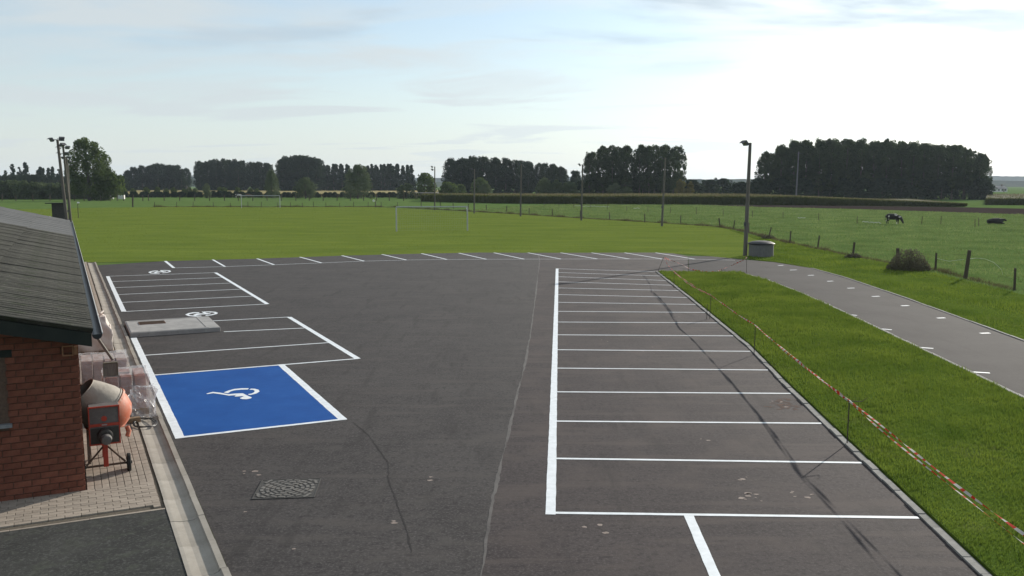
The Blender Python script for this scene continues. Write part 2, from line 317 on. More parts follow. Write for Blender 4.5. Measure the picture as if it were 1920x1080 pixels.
def fast_mesh(name, verts, nper, material, tone=None, mats=None):
    """verts: (count*nper, 3) array, one face for each nper vertices"""
    me = bpy.data.meshes.new(name); nv = len(verts); nf = nv // nper
    me.vertices.add(nv); me.vertices.foreach_set('co', np.asarray(verts, np.float32).ravel())
    me.loops.add(nv); me.loops.foreach_set('vertex_index', np.arange(nv, dtype=np.int32))
    me.polygons.add(nf); me.polygons.foreach_set('loop_start', np.arange(0, nv, nper, dtype=np.int32))
    me.materials.append(M[material])
    me.update(calc_edges=True)
    if tone is not None:
        a = me.attributes.new('tone', 'FLOAT', 'FACE'); a.data.foreach_set('value', np.asarray(tone, np.float32))
    return me

def in_poly(x, y, poly):
    ins = np.zeros(len(x), bool); n = len(poly)
    for i in range(n):
        x1, y1 = poly[i][0], poly[i][1]; x2, y2 = poly[(i + 1) % n][0], poly[(i + 1) % n][1]
        if y1 == y2: continue
        c = ((y1 > y) != (y2 > y)) & (x < (x2 - x1) * (y - y1) / (y2 - y1) + x1)
        ins ^= c
    return ins
def scatter(poly, n, seed, d0=None, power=1.0, holes=()):
    rg = np.random.default_rng(seed); xs = [p[0] for p in poly]; ys = [p[1] for p in poly]
    x = rg.uniform(min(xs), max(xs), n); y = rg.uniform(min(ys), max(ys), n)
    k = in_poly(x, y, poly)
    for h in holes: k &= ~in_poly(x, y, h)
    if d0:
        d = np.hypot(x, y); k &= rg.random(n) < np.minimum(1, (d0 / d) ** power)
    return x[k], y[k]
def blades(x, y, h, w, seed, z0=0.0, grow=0.0, d0=20.0, lean=.55, clump=None):
    rg = np.random.default_rng(seed); n = len(x); d = np.hypot(x, y); k = np.maximum(1, d / d0) ** grow
    hh = h * rg.uniform(.5, 1.25, n) * np.where(grow, k ** .6, 1); ww = w * rg.uniform(.6, 1.3, n) * k
    if clump is not None: hh = hh * clump
    an = rg.uniform(0, 2 * math.pi, n); la = rg.uniform(0, 2 * math.pi, n); ll = rg.uniform(0, lean, n) * hh
    v = np.empty((n, 3, 3)); cx, sx = np.cos(an) * ww / 2, np.sin(an) * ww / 2
    v[:, 0] = np.stack([x - cx, y - sx, np.full(n, z0)], 1); v[:, 1] = np.stack([x + cx, y + sx, np.full(n, z0)], 1)
    v[:, 2] = np.stack([x + np.cos(la) * ll, y + np.sin(la) * ll, z0 + hh], 1)
    return v.reshape(-1, 3), rg.random(n)
def vnoise(x, y, s, seed):
    """smooth random field 0..1"""
    rg = np.random.default_rng(seed); out = np.zeros(len(x)); a = 0
    for k in range(5):
        th = rg.uniform(0, 6.28); f = s * rg.uniform(.6, 1.8); ph = rg.uniform(0, 6.28); w = rg.uniform(.5, 1)
        out += w * np.sin((x * math.cos(th) + y * math.sin(th)) * f + ph); a += w
    return .5 + .5 * out / a

def sheet(name, poly, z, m, label=None, cat=None, thick=None, parent=None):
    me = bpy.data.meshes.new(name)
    bm = bmesh.new(); vs = [bm.verts.new((p[0], p[1], z)) for p in poly]; f = bm.faces.new(vs)
    if f.normal.z < 0 or f.calc_center_median() is None: pass
    bm.normal_update()
    if f.normal.z < 0: f.normal_flip()
    if thick:
        r = bmesh.ops.extrude_face_region(bm, geom=[f]); nv = [g for g in r['geom'] if isinstance(g, bmesh.types.BMVert)]
        for w in nv: w.co.z = z
        for w in vs: w.co.z = z - thick
        bmesh.ops.recalc_face_normals(bm, faces=bm.faces)
    bmesh.ops.triangulate(bm, faces=[g for g in bm.faces if len(g.verts) > 4])
    bm.to_mesh(me); bm.free(); me.materials.append(M[m])
    o = link(name, me, parent)
    if parent is None: tag(o, label, cat, kind='structure')
    return o

# ------------------------------------------------------------------ ground, pitch, asphalt
sheet('ground', [(-6000, -600), (6000, -600), (6000, 9000), (-6000, 9000)], -.03, 'pasture', 'green pasture land running to the horizon', 'ground')
pitch_poly = [G(150, 492), G(310, 489.5), G(482, 485), G(640, 479.5), G(790, 475.5), G(900, 473.5), G(1228, 473.5), G(1300, 477), G(1400, 487), G(1406, 470), G(1430, 452), G(1370, 430.5), (23.2, 101.7), (0.3, 145.5), (-29, 189), (-72, 190), (-84, 184), (-96, 170), (-90, 120), B(1.05, 47)]
pitch_poly = [(p[0], p[1]) for p in pitch_poly]
sheet('football_pitch', pitch_poly, -.012, 'pitch', 'mown football pitch of bright green grass behind the car park', 'pitch')
seam = [G(890, 1180), G(903, 1080), G(924, 940), G(940, 868), G(957, 800), G(971, 735), G(986, 680), G(996, 620), G(1004, 560), G(1009, 515), G(1012, 490), G(1010, 474)]
kerbL = [Vector((5.35, 5.0, 0)), Vector((5.72, 10.59, 0)), Vector((6.06, 15.66, 0)), Vector((6.44, 21, 0)), Vector((6.9, 26.28, 0)), Vector((7.42, 38, 0)), Vector((7.82, 49.04, 0))]
left_lot = [B(1.52, -9), ] + seam[:1] + seam[1:] + [G(900, 473.5), G(790, 475.5), G(640, 479.5), G(482, 485), G(310, 489.5), B(1.52, 43.3)]
lot = sheet('parking_lot', left_lot, 0.0, 'asphalt', 'dark asphalt car park with white painted bays', 'car park')
right_lot = list(seam) + [G(1228, 473.5), G(1262, 475), G(1290, 480)] + [G(1290, 509), G(1232, 509)] + kerbL[::-1] + [Vector((5.3, 2.0, 0))]
lot2 = sheet('asphalt_lane_strip', [(p[0], p[1]) for p in right_lot], 0.0005, 'asphalt_new', parent=lot)
mb = MB()                                                # the worn open joint between the two asphalt lanes
rg = random.Random(3)
pts = []
for i in range(len(seam) - 1):
    for k in range(14): pts.append(seam[i].lerp(seam[i + 1], k / 14))
ws = [max(.004, .022 + .020 * math.sin(i * .31) * math.sin(i * .083 + 1) + .012 * rg.random()) for i in range(len(pts))]; js = [rg.uniform(-.012, .012) for _ in pts]
for i in range(len(pts) - 1):
    p, q = pts[i], pts[i + 1]
    mb.add([(p.x - ws[i] + js[i], p.y, .0035), (p.x + ws[i] * .6 + js[i], p.y, .0035), (q.x + ws[i + 1] * .6 + js[i + 1], q.y, .0035), (q.x - ws[i + 1] + js[i + 1], q.y, .0035)], [(0, 1, 2, 3)])
mb.build('asphalt_joint', 'joint', lot)
mb = MB(); cr = [G(662, 792), G(690, 815), G(712, 845), G(728, 868), G(728, 900), G(740, 930), G(752, 965), G(764, 1000), G(772, 1040)]
cp = [cr[i].lerp(cr[i + 1], k / 12) + Vector((rg.uniform(-.012, .012), 0, 0)) for i in range(len(cr) - 1) for k in range(12)]
for i in range(len(cp) - 1):
    w = .004 + .010 * abs(math.sin(i * .23)); p, q = cp[i], cp[i + 1]
    mb.add([(p.x - w, p.y, .0025), (p.x + w, p.y, .0025), (q.x + w, q.y, .0025), (q.x - w, q.y, .0025)], [(0, 1, 2, 3)])
mb.build('asphalt_crack', mat('crack', (.040, .037, .037), (.050, .046, .046), scale=6, rough=.95, spec=.05), lot)
lane_near = [Vector((10.3, 4, 0)), Vector((11.0, 13, 0)), Vector((11.47, 19.91, 0)), Vector((11.99, 27.19, 0)), Vector((12.5, 35, 0)), Vector((12.72, 39.76, 0)), Vector((12.72, 44, 0)), Vector((12.45, 48.2, 0))]
lane_far = [Vector((13.6, 4, 0)), Vector((14.8, 18, 0)), Vector((15.56, 27.19, 0)), Vector((16.46, 37.51, 0)), Vector((17.0, 46, 0)), Vector((16.99, 51.5, 0)), G(1452, 491.5), G(1400, 487)]
lane_poly = lane_near + [Vector((12.45, 48.9, 0)), G(1291, 509)] + [G(1291, 480), G(1330, 480.3), G(1370, 484)] + lane_far[::-1]
lane = sheet('access_lane', [(p[0], p[1]) for p in lane_poly], -.002, 'asphalt_lane', 'pale grey asphalt lane with short white ticks along its edges', 'lane')
drive = sheet('asphalt_yard', [(p[0], p[1]) for p in [B(1.04, -1.42), B(-9, -1.1), B(-9, -9), B(1.04, -9)]], .022, 'asphalt_drive', 'grey asphalt yard in front of the paving', 'yard')
lawn_poly = [(p[0], p[1]) for p in [p + Vector((.17, 0, 0)) for p in kerbL[:-1]] + [Vector((7.95, 48.9, 0)), Vector((12.35, 48.6, 0))] + [p - Vector((.12, 0, 0)) for p in lane_near[::-1]]]
lawn = sheet('lawn_strip', lawn_poly, .03, 'lawn', 'strip of rough green lawn between car park and lane', 'lawn', thick=.1)
verge_poly = [(p[0], p[1]) for p in [p + Vector((.10, 0, 0)) for p in lane_far[:6]] + [G(1452, 490.5), G(1404, 486), G(1406, 470), G(1430, 452), Vector((22.6, 95, 0)), Vector((22.2, 73, 0)), Vector((22.5, 60, 0)), Vector((22.7, 50, 0)), Vector((22.2, 40, 0)), Vector((20, 20, 0)), Vector((19, 4, 0))]]
sheet('grass_verge', verge_poly, -.006, 'lawn', 'green grass verge between the lane and the pasture fence', 'verge')

# kerb stones along the lawn
def stones(name, path, wid, zt, m, parent, length=1.0, depth=.12, gap=.012, side=1, jit=.006, seed=1):
    rr = random.Random(seed); seg = []
    for i in range(len(path) - 1):
        d = (path[i + 1] - path[i]).length; k = max(2, int(d / .25))
        for j in range(k): seg.append(path[i].lerp(path[i + 1], j / k))
    seg.append(path[-1]); acc = 0; start = seg[0]; out = []
    for i in range(1, len(seg)):
        acc += (seg[i] - seg[i - 1]).length
        if acc >= length: out.append((start, seg[i])); start = seg[i]; acc = 0
    me = None
    for a, b in out:
        d = (b - a); ln = d.length; t = math.atan2(d.y, d.x)
        if me is None:
            me = MB().box((0, 0, -depth / 2), (1, wid, depth)).mesh(name, m)
        o = link(name, me, parent); c = (a + b) / 2; nrm = Vector((d.y, -d.x, 0)).normalized() * side
        o.location = (c.x + nrm.x * wid / 2 + rr.uniform(-jit, jit), c.y + nrm.y * wid / 2, zt + rr.uniform(-jit, jit))
        o.rotation_euler = (0, rr.uniform(-.004, .004), t + rr.uniform(-.006, .006)); o.scale = (ln - gap, 1, 1)
    return out
kerb = sheet('kerb', [(p[0], p[1]) for p in [kerbL[0] + Vector((.01, 0, 0))] + [p + Vector((.02, 0, 0)) for p in kerbL[1:]] + [p + Vector((.15, 0, 0)) for p in kerbL[::-1]]], -.004, 'kerb_stone', 'low grey stone kerb between car park and lawn strip', 'kerb')
stones('kerb_stone', kerbL, .105, .030, 'kerb_stone', kerb, .5, .1, .012, 1, .009, 4)
kerb2 = sheet('lane_edging', [(p[0], p[1]) for p in [p - Vector((.10, 0, 0)) for p in lane_near] + [p - Vector((.0, 0, 0)) for p in lane_near[::-1]]], -.004, 'kerb_stone', 'narrow grey stone edging between lawn strip and lane', 'edging')
stones('kerb_stone', lane_near, .09, .03, 'kerb_stone', kerb2, 1.0, .08, .02, -1, .006, 5)
kerb3 = sheet('verge_edging', [(p[0], p[1]) for p in [p + Vector((.09, 0, 0)) for p in lane_far[:6]] + [p + Vector((.0, 0, 0)) for p in lane_far[:6][::-1]]], -.0045, 'kerb_stone', 'narrow grey stone edging between lane and verge', 'edging')
stones('kerb_stone', lane_far[:6], .08, .02, 'kerb_stone', kerb3, 1.0, .08, .02, 1, .006, 6)

# ------------------------------------------------------------------ painted markings (parts of the surface they are painted on)
ZP = .005
def line(p, q, w, name='bay_line', parent=lot, z=ZP, m='paint', end=0.0):
    p = Vector(p); q = Vector(q); d = (q - p).normalized(); n = Vector((-d.y, d.x, 0)) * w / 2
    rr = random.Random(int(p.x * 131 + p.y * 37)); k = max(2, int((q - p).length / .22)); A = []; Bq = []
    for i in range(k + 1):
        c = p.lerp(q, i / k); a = 1 + rr.uniform(-.05, .05); A.append(c + n * a); Bq.append(c - n * (1 + rr.uniform(-.05, .05)))
    vs = [(v.x, v.y, z) for v in A + Bq]; fs = [(i, k + 1 + i, k + 2 + i, i + 1) for i in range(k)]
    return MB().add(vs, fs).build(name, m, parent)
# right block of bays
ys = [962, 860, 790, 735, 690.5, 656, 628, 604, 584, 567, 552.5, 540, 528.5, 519, 511, 504]
xl = [1030, 1036.5, 1038.5, 1040, 1040.5, 1041, 1041.5, 1042, 1042.3, 1042.6, 1042.8, 1043, 1043.2, 1043.4, 1043.6, 1043.8]
yr = [971, 868, 794, 738, 694, 659, 630, 605.5, 586, 571, 558, 545, 535, 526, 517.5, 509.5]
def kx(y):
    for i in range(len(kerbL) - 1):
        if kerbL[i].y <= y <= kerbL[i + 1].y: return kerbL[i].lerp(kerbL[i + 1], (y - kerbL[i].y) / (kerbL[i + 1].y - kerbL[i].y)).x
    return kerbL[-1].x
dl = Vector((2.5 - .54, 50.91 - 12.71, 0)).normalized()
P0 = Vector((.56, 12.71, 0)); PE = Vector((2.55, 51.0, 0))
line(P0 + dl * -.06, PE, .15, 'bay_front_line')
for i, (a, b, c) in enumerate(zip(xl, ys, yr)):
    p = G(a, b); y2 = G(1400, c).y; q = Vector((kx(y2) - .03, y2, 0))
    t = (p.y - P0.y) / (PE.y - P0.y); p = P0.lerp(PE, t) + Vector((.07, 0, 0))
    line(p, q, .085, z=ZP + .0005)
line(G(1291.5, 967), G(1362, 1130), .14, 'lane_line')
# bays along the building
aL = 1.66
line(B(aL, 2.5), B(aL, 15.0), .17, 'bay_back_line')
line(B(aL + .06, 2.56), B(4.86, 2.50), .11, z=ZP + .0005)                       # near side of the blue bay
line(B(4.78, 2.5), B(4.86, 8.75), .17, 'bay_front_line')
blue = sheet('blue_bay', [(p.x, p.y) for p in [B(aL + .07, 2.62), B(4.72, 2.55), B(4.78, 8.62), B(aL + .07, 8.72)]], .0028, 'blue_paint', parent=lot); tag(blue, 'blue painted bay')
line(B(aL + .05, 8.78), B(6.94, 8.62), .10, z=ZP + .0005)
line(B(6.92, 8.6), B(6.98, 17.3), .16, 'bay_front_line')
line(B(aL + .05, 11.72), B(6.9, 11.45), .09, z=ZP + .0005)
line(B(4.36, 14.95), B(6.92, 14.55), .09, z=ZP + .0005)
line(B(4.36, 17.55), B(6.98, 17.30), .09, z=ZP + .0005)
pa, pb, pc, pd = B(aL + .08, 21.45), B(aL + .12, 36.0), B(7.08, 35.55), B(7.0, 21.25)
line(pa, pb, .17, 'bay_back_line'); line(pd, pc, .16, 'bay_front_line')
for k in range(6):
    line(pa.lerp(pb, k / 5), pd.lerp(pc, k / 5), .09, z=ZP + .0005)
# bays along the pitch
base = [(326, 502.5), (422, 500), (514, 496.5), (603, 493), (683, 489.7), (762, 487.6), (838, 486.6), (912, 486.2), (983, 486), (1052, 485.8), (1120, 485.6), (1180, 485.6), (1242, 485.8), (1303, 486), (1378, 488)]
tops = [(310, 489.6), (399, 487), (482, 485), (562, 482), (641, 479.3), (716, 477), (790, 475.3), (860, 474.6), (926, 474), (990, 474), (1051, 474), (1109, 474), (1171, 474), (1229, 474)]
for i in range(len(base) - 1): line(G(*base[i]), G(*base[i + 1]), .09, 'bay_front_line')
for b, t in zip(base, tops): line(G(*b), G(*t), .16 if b[0] < 340 else .13, z=ZP + .0005)
# ticks along the lane
for x0, x1, y in [(1424, 1443, 523.7), (1455, 1476, 536.8), (1490, 1515, 551.7), (1531, 1556, 569.5), (1582, 1607, 590), (1645, 1672, 617), (1718, 1750, 652), (1815, 1856, 698)]:
    line(G(x0, y - 1), G(x1, y + 1.5), .11, 'edge_tick', lane, .0035)
for x0, x1, y in [(1459, 1469, 498), (1481, 1494, 506.5), (1515, 1526, 516.5), (1551, 1562, 527.5), (1589, 1602, 540.5), (1635, 1649, 556), (1690, 1704, 573.5), (1757, 1772, 596.5), (1838, 1856, 625)]:
    line(G(x0, y), G(x1, y - .5), .14, 'edge_tick', lane, .0035)
# wheelchair sign on the blue bay
def crop(pts, x0, y0, s): return [G(x0 + X * s, y0 + Y * s) for X, Y in pts]
def ribbonpoly(left, right, z):
    n = len(left); return MB().add([(p.x, p.y, z) for p in left] + [(p.x, p.y, z) for p in right], [(i, i + 1, n + i + 1, n + i) for i in range(n - 1)])
s1 = 150 / 1920
mb = MB()
def strip(mb, A, Bq, x0, y0, s, z):
    A = crop(A, x0, y0, s); Bq = crop(Bq, x0, y0, s); n = len(A)
    mb.add([(p.x, p.y, z) for p in A] + [(p.x, p.y, z) for p in Bq], [(i, i + 1, n + i + 1, n + i) for i in range(n - 1)])
ZW = .0065
strip(mb, [(210, 494), (370, 450), (560, 472), (740, 508), (900, 492), (1090, 484)], [(240, 502), (380, 482), (600, 512), (760, 542), (900, 532), (1040, 514)], 370, 700, s1, ZW)
strip(mb, [(630, 466), (740, 420), (880, 382), (1060, 364), (1240, 362)], [(735, 484), (800, 440), (900, 412), (1060, 396), (1210, 394)], 370, 700, s1, ZW)
strip(mb, [(1250, 394), (1290, 372), (1380, 376), (1470, 400), (1496, 440), (1420, 490), (1300, 520), (1250, 524)], [(1270, 400), (1330, 400), (1365, 416), (1376, 440), (1360, 462), (1310, 488), (1250, 500), (1210, 506)], 370, 700, s1, ZW)
strip(mb, [(1040, 486), (1100, 488), (1200, 540), (1310, 585)], [(900, 545), (1020, 540), (1105, 560), (1260, 605)], 370, 700, s1, ZW + .0006)
strip(mb, [(890, 546), (1000, 538), (1060, 540)], [(905, 566), (1000, 560), (1100, 552)], 370, 700, s1, ZW + .0012)
strip(mb, [(1020, 602), (1100, 568), (1200, 560), (1310, 590)], [(1030, 612), (1080, 626), (1190, 630), (1280, 610)], 370, 700, s1, ZW + .0018)
mb.build('wheelchair_sign', 'paint', blue)
# the two round painted signs
def roundsign(cx, cy, k):
    mb = MB(); s = 200 / 1350 * k
    def T(pts): return [((x - 930), (y - 735)) for x, y in pts]
    def st(A, Bq, z): strip(mb, T(A), T(Bq), cx, cy, s, z)
    st([(905, 712), (830, 712), (760, 724), (722, 742), (760, 760), (850, 767), (935, 764)], [(895, 722), (840, 724), (790, 732), (765, 743), (790, 751), (850, 756), (920, 756)], ZP)
    st([(975, 758), (1060, 750), (1120, 735), (1138, 722), (1110, 708), (1040, 702), (960, 704)], [(985, 748), (1050, 741), (1090, 730), (1098, 722), (1075, 715), (1030, 711), (965, 713)], ZP)
    st([(820, 748), (870, 728), (920, 728), (1000, 728), (1050, 716)], [(850, 756), (890, 746), (930, 740), (1000, 738), (1040, 728)], ZP + .0008)
    st([(930, 706), (950, 722), (990, 732)], [(955, 706), (985, 718), (1020, 726)], ZP + .0016)
    return mb.build('round_sign', 'paint', lot)
roundsign(378, 589, 1.0); roundsign(299.5, 510, .70)
# small splashes of dried mortar on the asphalt
rg = random.Random(11)
mb = MB()
for (x, y, n, sp) in [(1393, 898, 3, 10), (1408, 932, 8, 22), (1500, 928, 6, 25), (1465, 760, 5, 22), (800, 898, 2, 12), (746, 978, 2, 12), (1320, 824, 2, 10), (470, 890, 4, 20), (460, 960, 1, 2), (553, 1030, 1, 3), (1110, 990, 3, 40), (1260, 590, 4, 30), (1180, 655, 5, 60)]:
    for k in range(n):
        c = G(x + rg.uniform(-sp, sp), y + rg.uniform(-sp, sp) * .35); r = rg.uniform(.012, .045); q = rg.randint(6, 9)
        vs = [(c.x + math.cos(6.283 * i / q) * r * rg.uniform(.5, 1.3) * 1.4, c.y + math.sin(6.283 * i / q) * r * rg.uniform(.5, 1.3), .0030) for i in range(q)]
        mb.add(vs, [tuple(range(q))])
mat('mortar_splash', (.30, .245, .215), (.22, .18, .155), scale=12, rough=.95)
mb2 = MB()
for k in range(60):
    c = G(1470 + rg.gauss(0, 16), 760 + rg.gauss(0, 5)); r = rg.uniform(.010, .05); q = 7
    mb2.add([(c.x + math.cos(6.283 * i / q) * r * rg.uniform(.5, 1.3) * 1.5, c.y + math.sin(6.283 * i / q) * r * rg.uniform(.5, 1.3), .0026 + .0001 * (k % 7)) for i in range(q)], [tuple(range(q))])
mb2.build('sand_stain', mat('sand_stain', (.125, .080, .064), (.095, .066, .056), scale=9, rough=.95, spec=.05), lot)['kind'] = 'stuff'
mb.build('mortar_splashes', 'mortar_splash', lot)['kind'] = 'stuff'

# ------------------------------------------------------------------ pavers, gutter channel, concrete slab, iron cover
pav = sheet('paving', [(p.x, p.y) for p in [B(-9, -1.17), B(1.03, -1.38), B(1.03, 46), B(0, 46), B(-.05, 0), B(-9, 0)]], .012, 'sand_joint', 'beige brick paving beside the brick building', 'paving', thick=.05)
pm = MB().box((0, 0, 0), (.205, .098, .05)).mesh('paver', 'paver')
rg = random.Random(21); npav = 0; rest = MB()
def paver(a, b, rz):
    global npav
    z = .0 + .018 + rg.uniform(-.002, .002)
    if npav < 298 and a > -2.6:
        o = link('paver', pm, pav); o.location = B(a, b, z - .012 + .0); o.rotation_euler = (rg.uniform(-.01, .01), rg.uniform(-.01, .01), ROT + rz + rg.uniform(-.012, .012)); npav += 1
    else: rest.box(B(a, b, z - .012), (.205, .098, .05), ROT + rz)
rows = 12
for j in range(rows):                                     # running bond band in front of the gable
    b = -.06 - j * .106
    a = .98 - .1 - (.107 if j % 2 else 0)
    if j % 2: rest.box(B(.93, b, .006), (.098, .098, .05), ROT)
    while a > -9:
        if a - .11 > -9 and b > -1.15: paver(a, b, 0)
        a -= .213
for j in range(44 * 5):                                   # straight bond beside the wall
    b = .08 + j * .213
    if b > 45.8: break
    for i in range(9):
        paver(.075 + i * .108 + (0), b, math.pi / 2)
rest.build('paver_rest', 'paver', pav)['kind'] = 'stuff'
edge = [B(1.03, -1.38), B(-9, -1.17)]
stones('edging_stone', edge, .045, .030, 'paver', pav, 1.0, .06, .01, -1, .002, 8)
# gutter channel: slabs with a raised lip towards the car park
gut = sheet('gutter_channel', [(p.x, p.y) for p in [B(1.045, -9), B(1.50, -9), B(1.50, 46), B(1.045, 46)]], -.012, 'sand_joint', 'pale concrete gutter channel along the building', 'gutter')
def slabmesh(ln):
    prof = [(0, -.05), (0, .03), (.05, .028), (.16, .008), (.30, .008), (.36, .030), (.375, .062), (.455, .066), (.46, .05), (.46, -.05)]
    mb = MB(); n = len(prof)
    mb.add([(a, 0, z) for a, z in prof] + [(a, ln, z) for a, z in prof], [tuple(range(n)), tuple(range(n, 2 * n))[::-1]] + [(i, n + i, n + (i + 1) % n, (i + 1) % n) for i in range(n)])
    me = mb.mesh('gutter_stone', 'concrete'); bm = bmesh.new(); bm.from_mesh(me); bmesh.ops.recalc_face_normals(bm, faces=bm.faces); bm.to_mesh(me); bm.free(); return me
gm = slabmesh(.99)
for k in range(-9, 45):
    o = link('gutter_stone', gm, gut); o.location = B(1.042 + rg.uniform(-.006, .006), k, rg.uniform(-.004, .004)); o.rotation_euler = (0, 0, ROT + rg.uniform(-.006, .006))
# raised concrete slab with a rusty lid, set into the bays
sb = empty('concrete_slab', B(1.56, 15.1), ROT, label='raised concrete slab with a rusty metal lid between the bays', cat='slab')
mb = MB(); w, d, h = 2.72, 2.72, .14
mb.prism([(0, 0), (w, 0), (w, d), (0, d)], -.02, h)
mb.build('slab', 'concrete_grey', sb, bevel=.02)
mb = MB()
for (x0, y0, x1, y1) in [(.05, .05, .13, d - .05), (w - .42, .05, w - .34, d - .05), (.13, d - .13, w - .42, d - .05), (.13, .05, w - .42, .13)]:
    mb.prism([(x0, y0), (x1, y0), (x1, y1), (x0, y1)], h + .001, h + .010)
mb.build('slab_rim', 'concrete_grey', sb)
lidp = MB(); lidp.prism([(.40, 1.65), (1.22, 1.65), (1.22, 2.25), (.40, 2.25)], h + .002, h + .016); lo_ = lidp.build('metal_lid', mat('rusty_lid', (.15, .085, .06), (.21, .13, .10), scale=9, rough=.85, bump=.3, bscale=60), sb)
mb = MB()
for k in range(9): mb.box((.81, 1.70 + k * .0625, h + .021), (.78, .02, .008))
mb.build('lid_rib', 'rust_steel', lo_)
# rectangular iron cover with arched ribs
mc = empty('manhole_cover', (-3.52, 13.77, 0), math.atan2(.085, .9), label='rectangular cast iron manhole cover with arched pattern in the asphalt', cat='manhole cover')
mb = MB(); ww, dd = .90, .86
mb.prism([(-ww / 2, -dd / 2), (ww / 2, -dd / 2), (ww / 2, dd / 2), (-ww / 2, dd / 2)], .001, .006); mb.build('plate', 'dark_iron', mc)
mb = MB()
for sx, sy, lx, ly in [(0, -1, ww, .02), (0, 1, ww, .02), (-1, 0, .02, dd), (1, 0, .02, dd)]:
    mb.box((sx * (ww / 2 + .012), sy * (dd / 2 + .012), .006), (lx + (.044 if ly == .02 else 0), ly + (0), .010))
mb.build('frame', 'dark_iron', mc)
ribm = MB().box((0, 0, .0), (1, .048, .008)).mesh('rib', 'iron_worn')
def rib(x, y, ln, rz):
    if abs(x) > ww / 2 - .03 or abs(y) > dd / 2 - .025: return
    o = link('rib', ribm, mc); o.location = (x, y, .010); o.rotation_euler = (0, 0, rz); o.scale = (ln, 1, 1)
for ring, r in enumerate([.07, .15, .23, .31, .39]):
    q = max(5, int(2 * math.pi * r / .125))
    for k in range(q):
        an = 2 * math.pi * (k + .5 * (ring % 2)) / q; rib(r * math.cos(an), r * math.sin(an), .095, an + math.pi / 2)
for sx in (-1, 1):
    for sy in (-1, 1):
        for k in range(4):
            an = math.atan2(sy, sx) + (k - 1.5) * .16; rr_ = .48 + (k % 2) * .03; rib(rr_ * math.cos(an), rr_ * math.sin(an), .085, an + math.pi / 2)

# ------------------------------------------------------------------ brick building
HT = 2.36; BW = 9.6; BL = 45.2
bld = empty('brick_building', B(0, 0), ROT, label='long low red brick building with mossy corrugated roof', cat='building')
def bl(mb, name, mats, **k): return mb.build(name, mats, bld, **k)
PITCH = math.tan(R(13)); EA = .21; EZ = 2.58; RA = -BW / 2
def roofz(a): return EZ + (EA - a) * PITCH if a > RA else EZ + (EA - RA) * PITCH - (RA - a) * PITCH
mb = MB()                                                  # wall core (mortar colour), gable in a pentagon
prof = [(0, 0), (0, HT), (RA, roofz(RA) - .2), (-BW, HT), (-BW, 0)]
n = 5
mb.add([(a - .012 if a == 0 else a, .012, z) for a, z in prof] + [(a - .012 if a == 0 else a, BL, z) for a, z in prof], [(0, 1, 2, 3, 4), (9, 8, 7, 6, 5)] + [(i, 5 + i, 5 + (i + 1) % 5, (i + 1) % 5) for i in range(5)])
bl(mb, 'wall', 'mortar')
bm_ = MB().box((0, 0, 0), (.232, .09, .088)).mesh('brick', 'brick')
wins = [(-2.20, -.985, 1.16, 2.20)]
restb = MB(); nb = 0; CH = .100
for r in range(31):
    z = .05 + r * CH; off = .1235 * (r % 2)
    a = 0
    zmaxrow = z + .05
    k = 0
    while a > -BW:
        ln = .108 if (r % 2 and k == 0) else .232
        c = a - ln / 2
        top = min(roofz(a) - .22, roofz(a - ln) - .22)
        lo_a, hi_a = a - ln, a
        for w0, w1, w2, w3 in wins:
            if w2 - .03 < z < w3 + .02 and lo_a < w1 and hi_a > w0:
                if hi_a > w1: lo_a = w1 + .006
                elif lo_a < w0: hi_a = w0 - .006
                else: lo_a = hi_a
        cl_ = hi_a - lo_a; cc_ = (hi_a + lo_a) / 2
        if z + .04 < max(top, HT - .02) and z + .04 < top + .01 and cl_ > .03:
            if a > -2.85 and nb < 290:
                o = link('brick', bm_, bld); o.location = (cc_, .045 - .006 + rg.uniform(-.003, .003), z); o.rotation_euler = (0, 0, rg.uniform(-.006, .006)); o.scale = (cl_ / .232, 1, 1); nb += 1
            else: restb.box((cc_, .039, z), (cl_, .09, .088))
        a -= ln + .012; k += 1
    # side wall courses, seen almost edge on
    if z < HT - .05:
        bpos = .11 + (.12 if r % 2 else 0)
        while bpos < BL - .3:
            restb.box((-.039, bpos + .116, z), (.09, .232, .088)); bpos += .244
bl(restb, 'brick_rest', 'brick')['kind'] = 'stuff'
# window in the gable
for w0, w1, z0, z1 in wins:
    wo_ = MB(); t = .06
    for c, d in [(((w0 + w1) / 2, .06, z1 - t / 2), (w1 - w0, .06, t)), (((w0 + w1) / 2, .06, z0 + .05 + t / 2), (w1 - w0, .06, t)), ((w0 + t / 2, .06, (z0 + z1) / 2 + .025), (t, .06, z1 - z0 - 2 * t - .05)), ((w1 - t / 2, .06, (z0 + z1) / 2 + .025), (t, .06, z1 - z0 - 2 * t - .05)), (((w0 + w1) / 2, .06, (z0 + z1) / 2 + .025), (.05, .055, z1 - z0 - 2 * t - .05))]: wo_.box(c, d)
    wf = bl(wo_, 'window', 'window_frame')
    MB().box(((w0 + w1) / 2, .075, (z0 + z1) / 2), (w1 - w0 - .02, .008, z1 - z0 - .1)).build('pane', 'glass', wf)
    MB().box(((w0 + w1) / 2, -.02, z0 + .02), (w1 - w0 + .1, .14, .05)).build('sill', 'sill', wf)
    MB().box(((w0 + w1) / 2, -.004, z1 + .06), (w1 - w0 + .2, .012, .11)).build('lintel', 'verge_dark', wf)
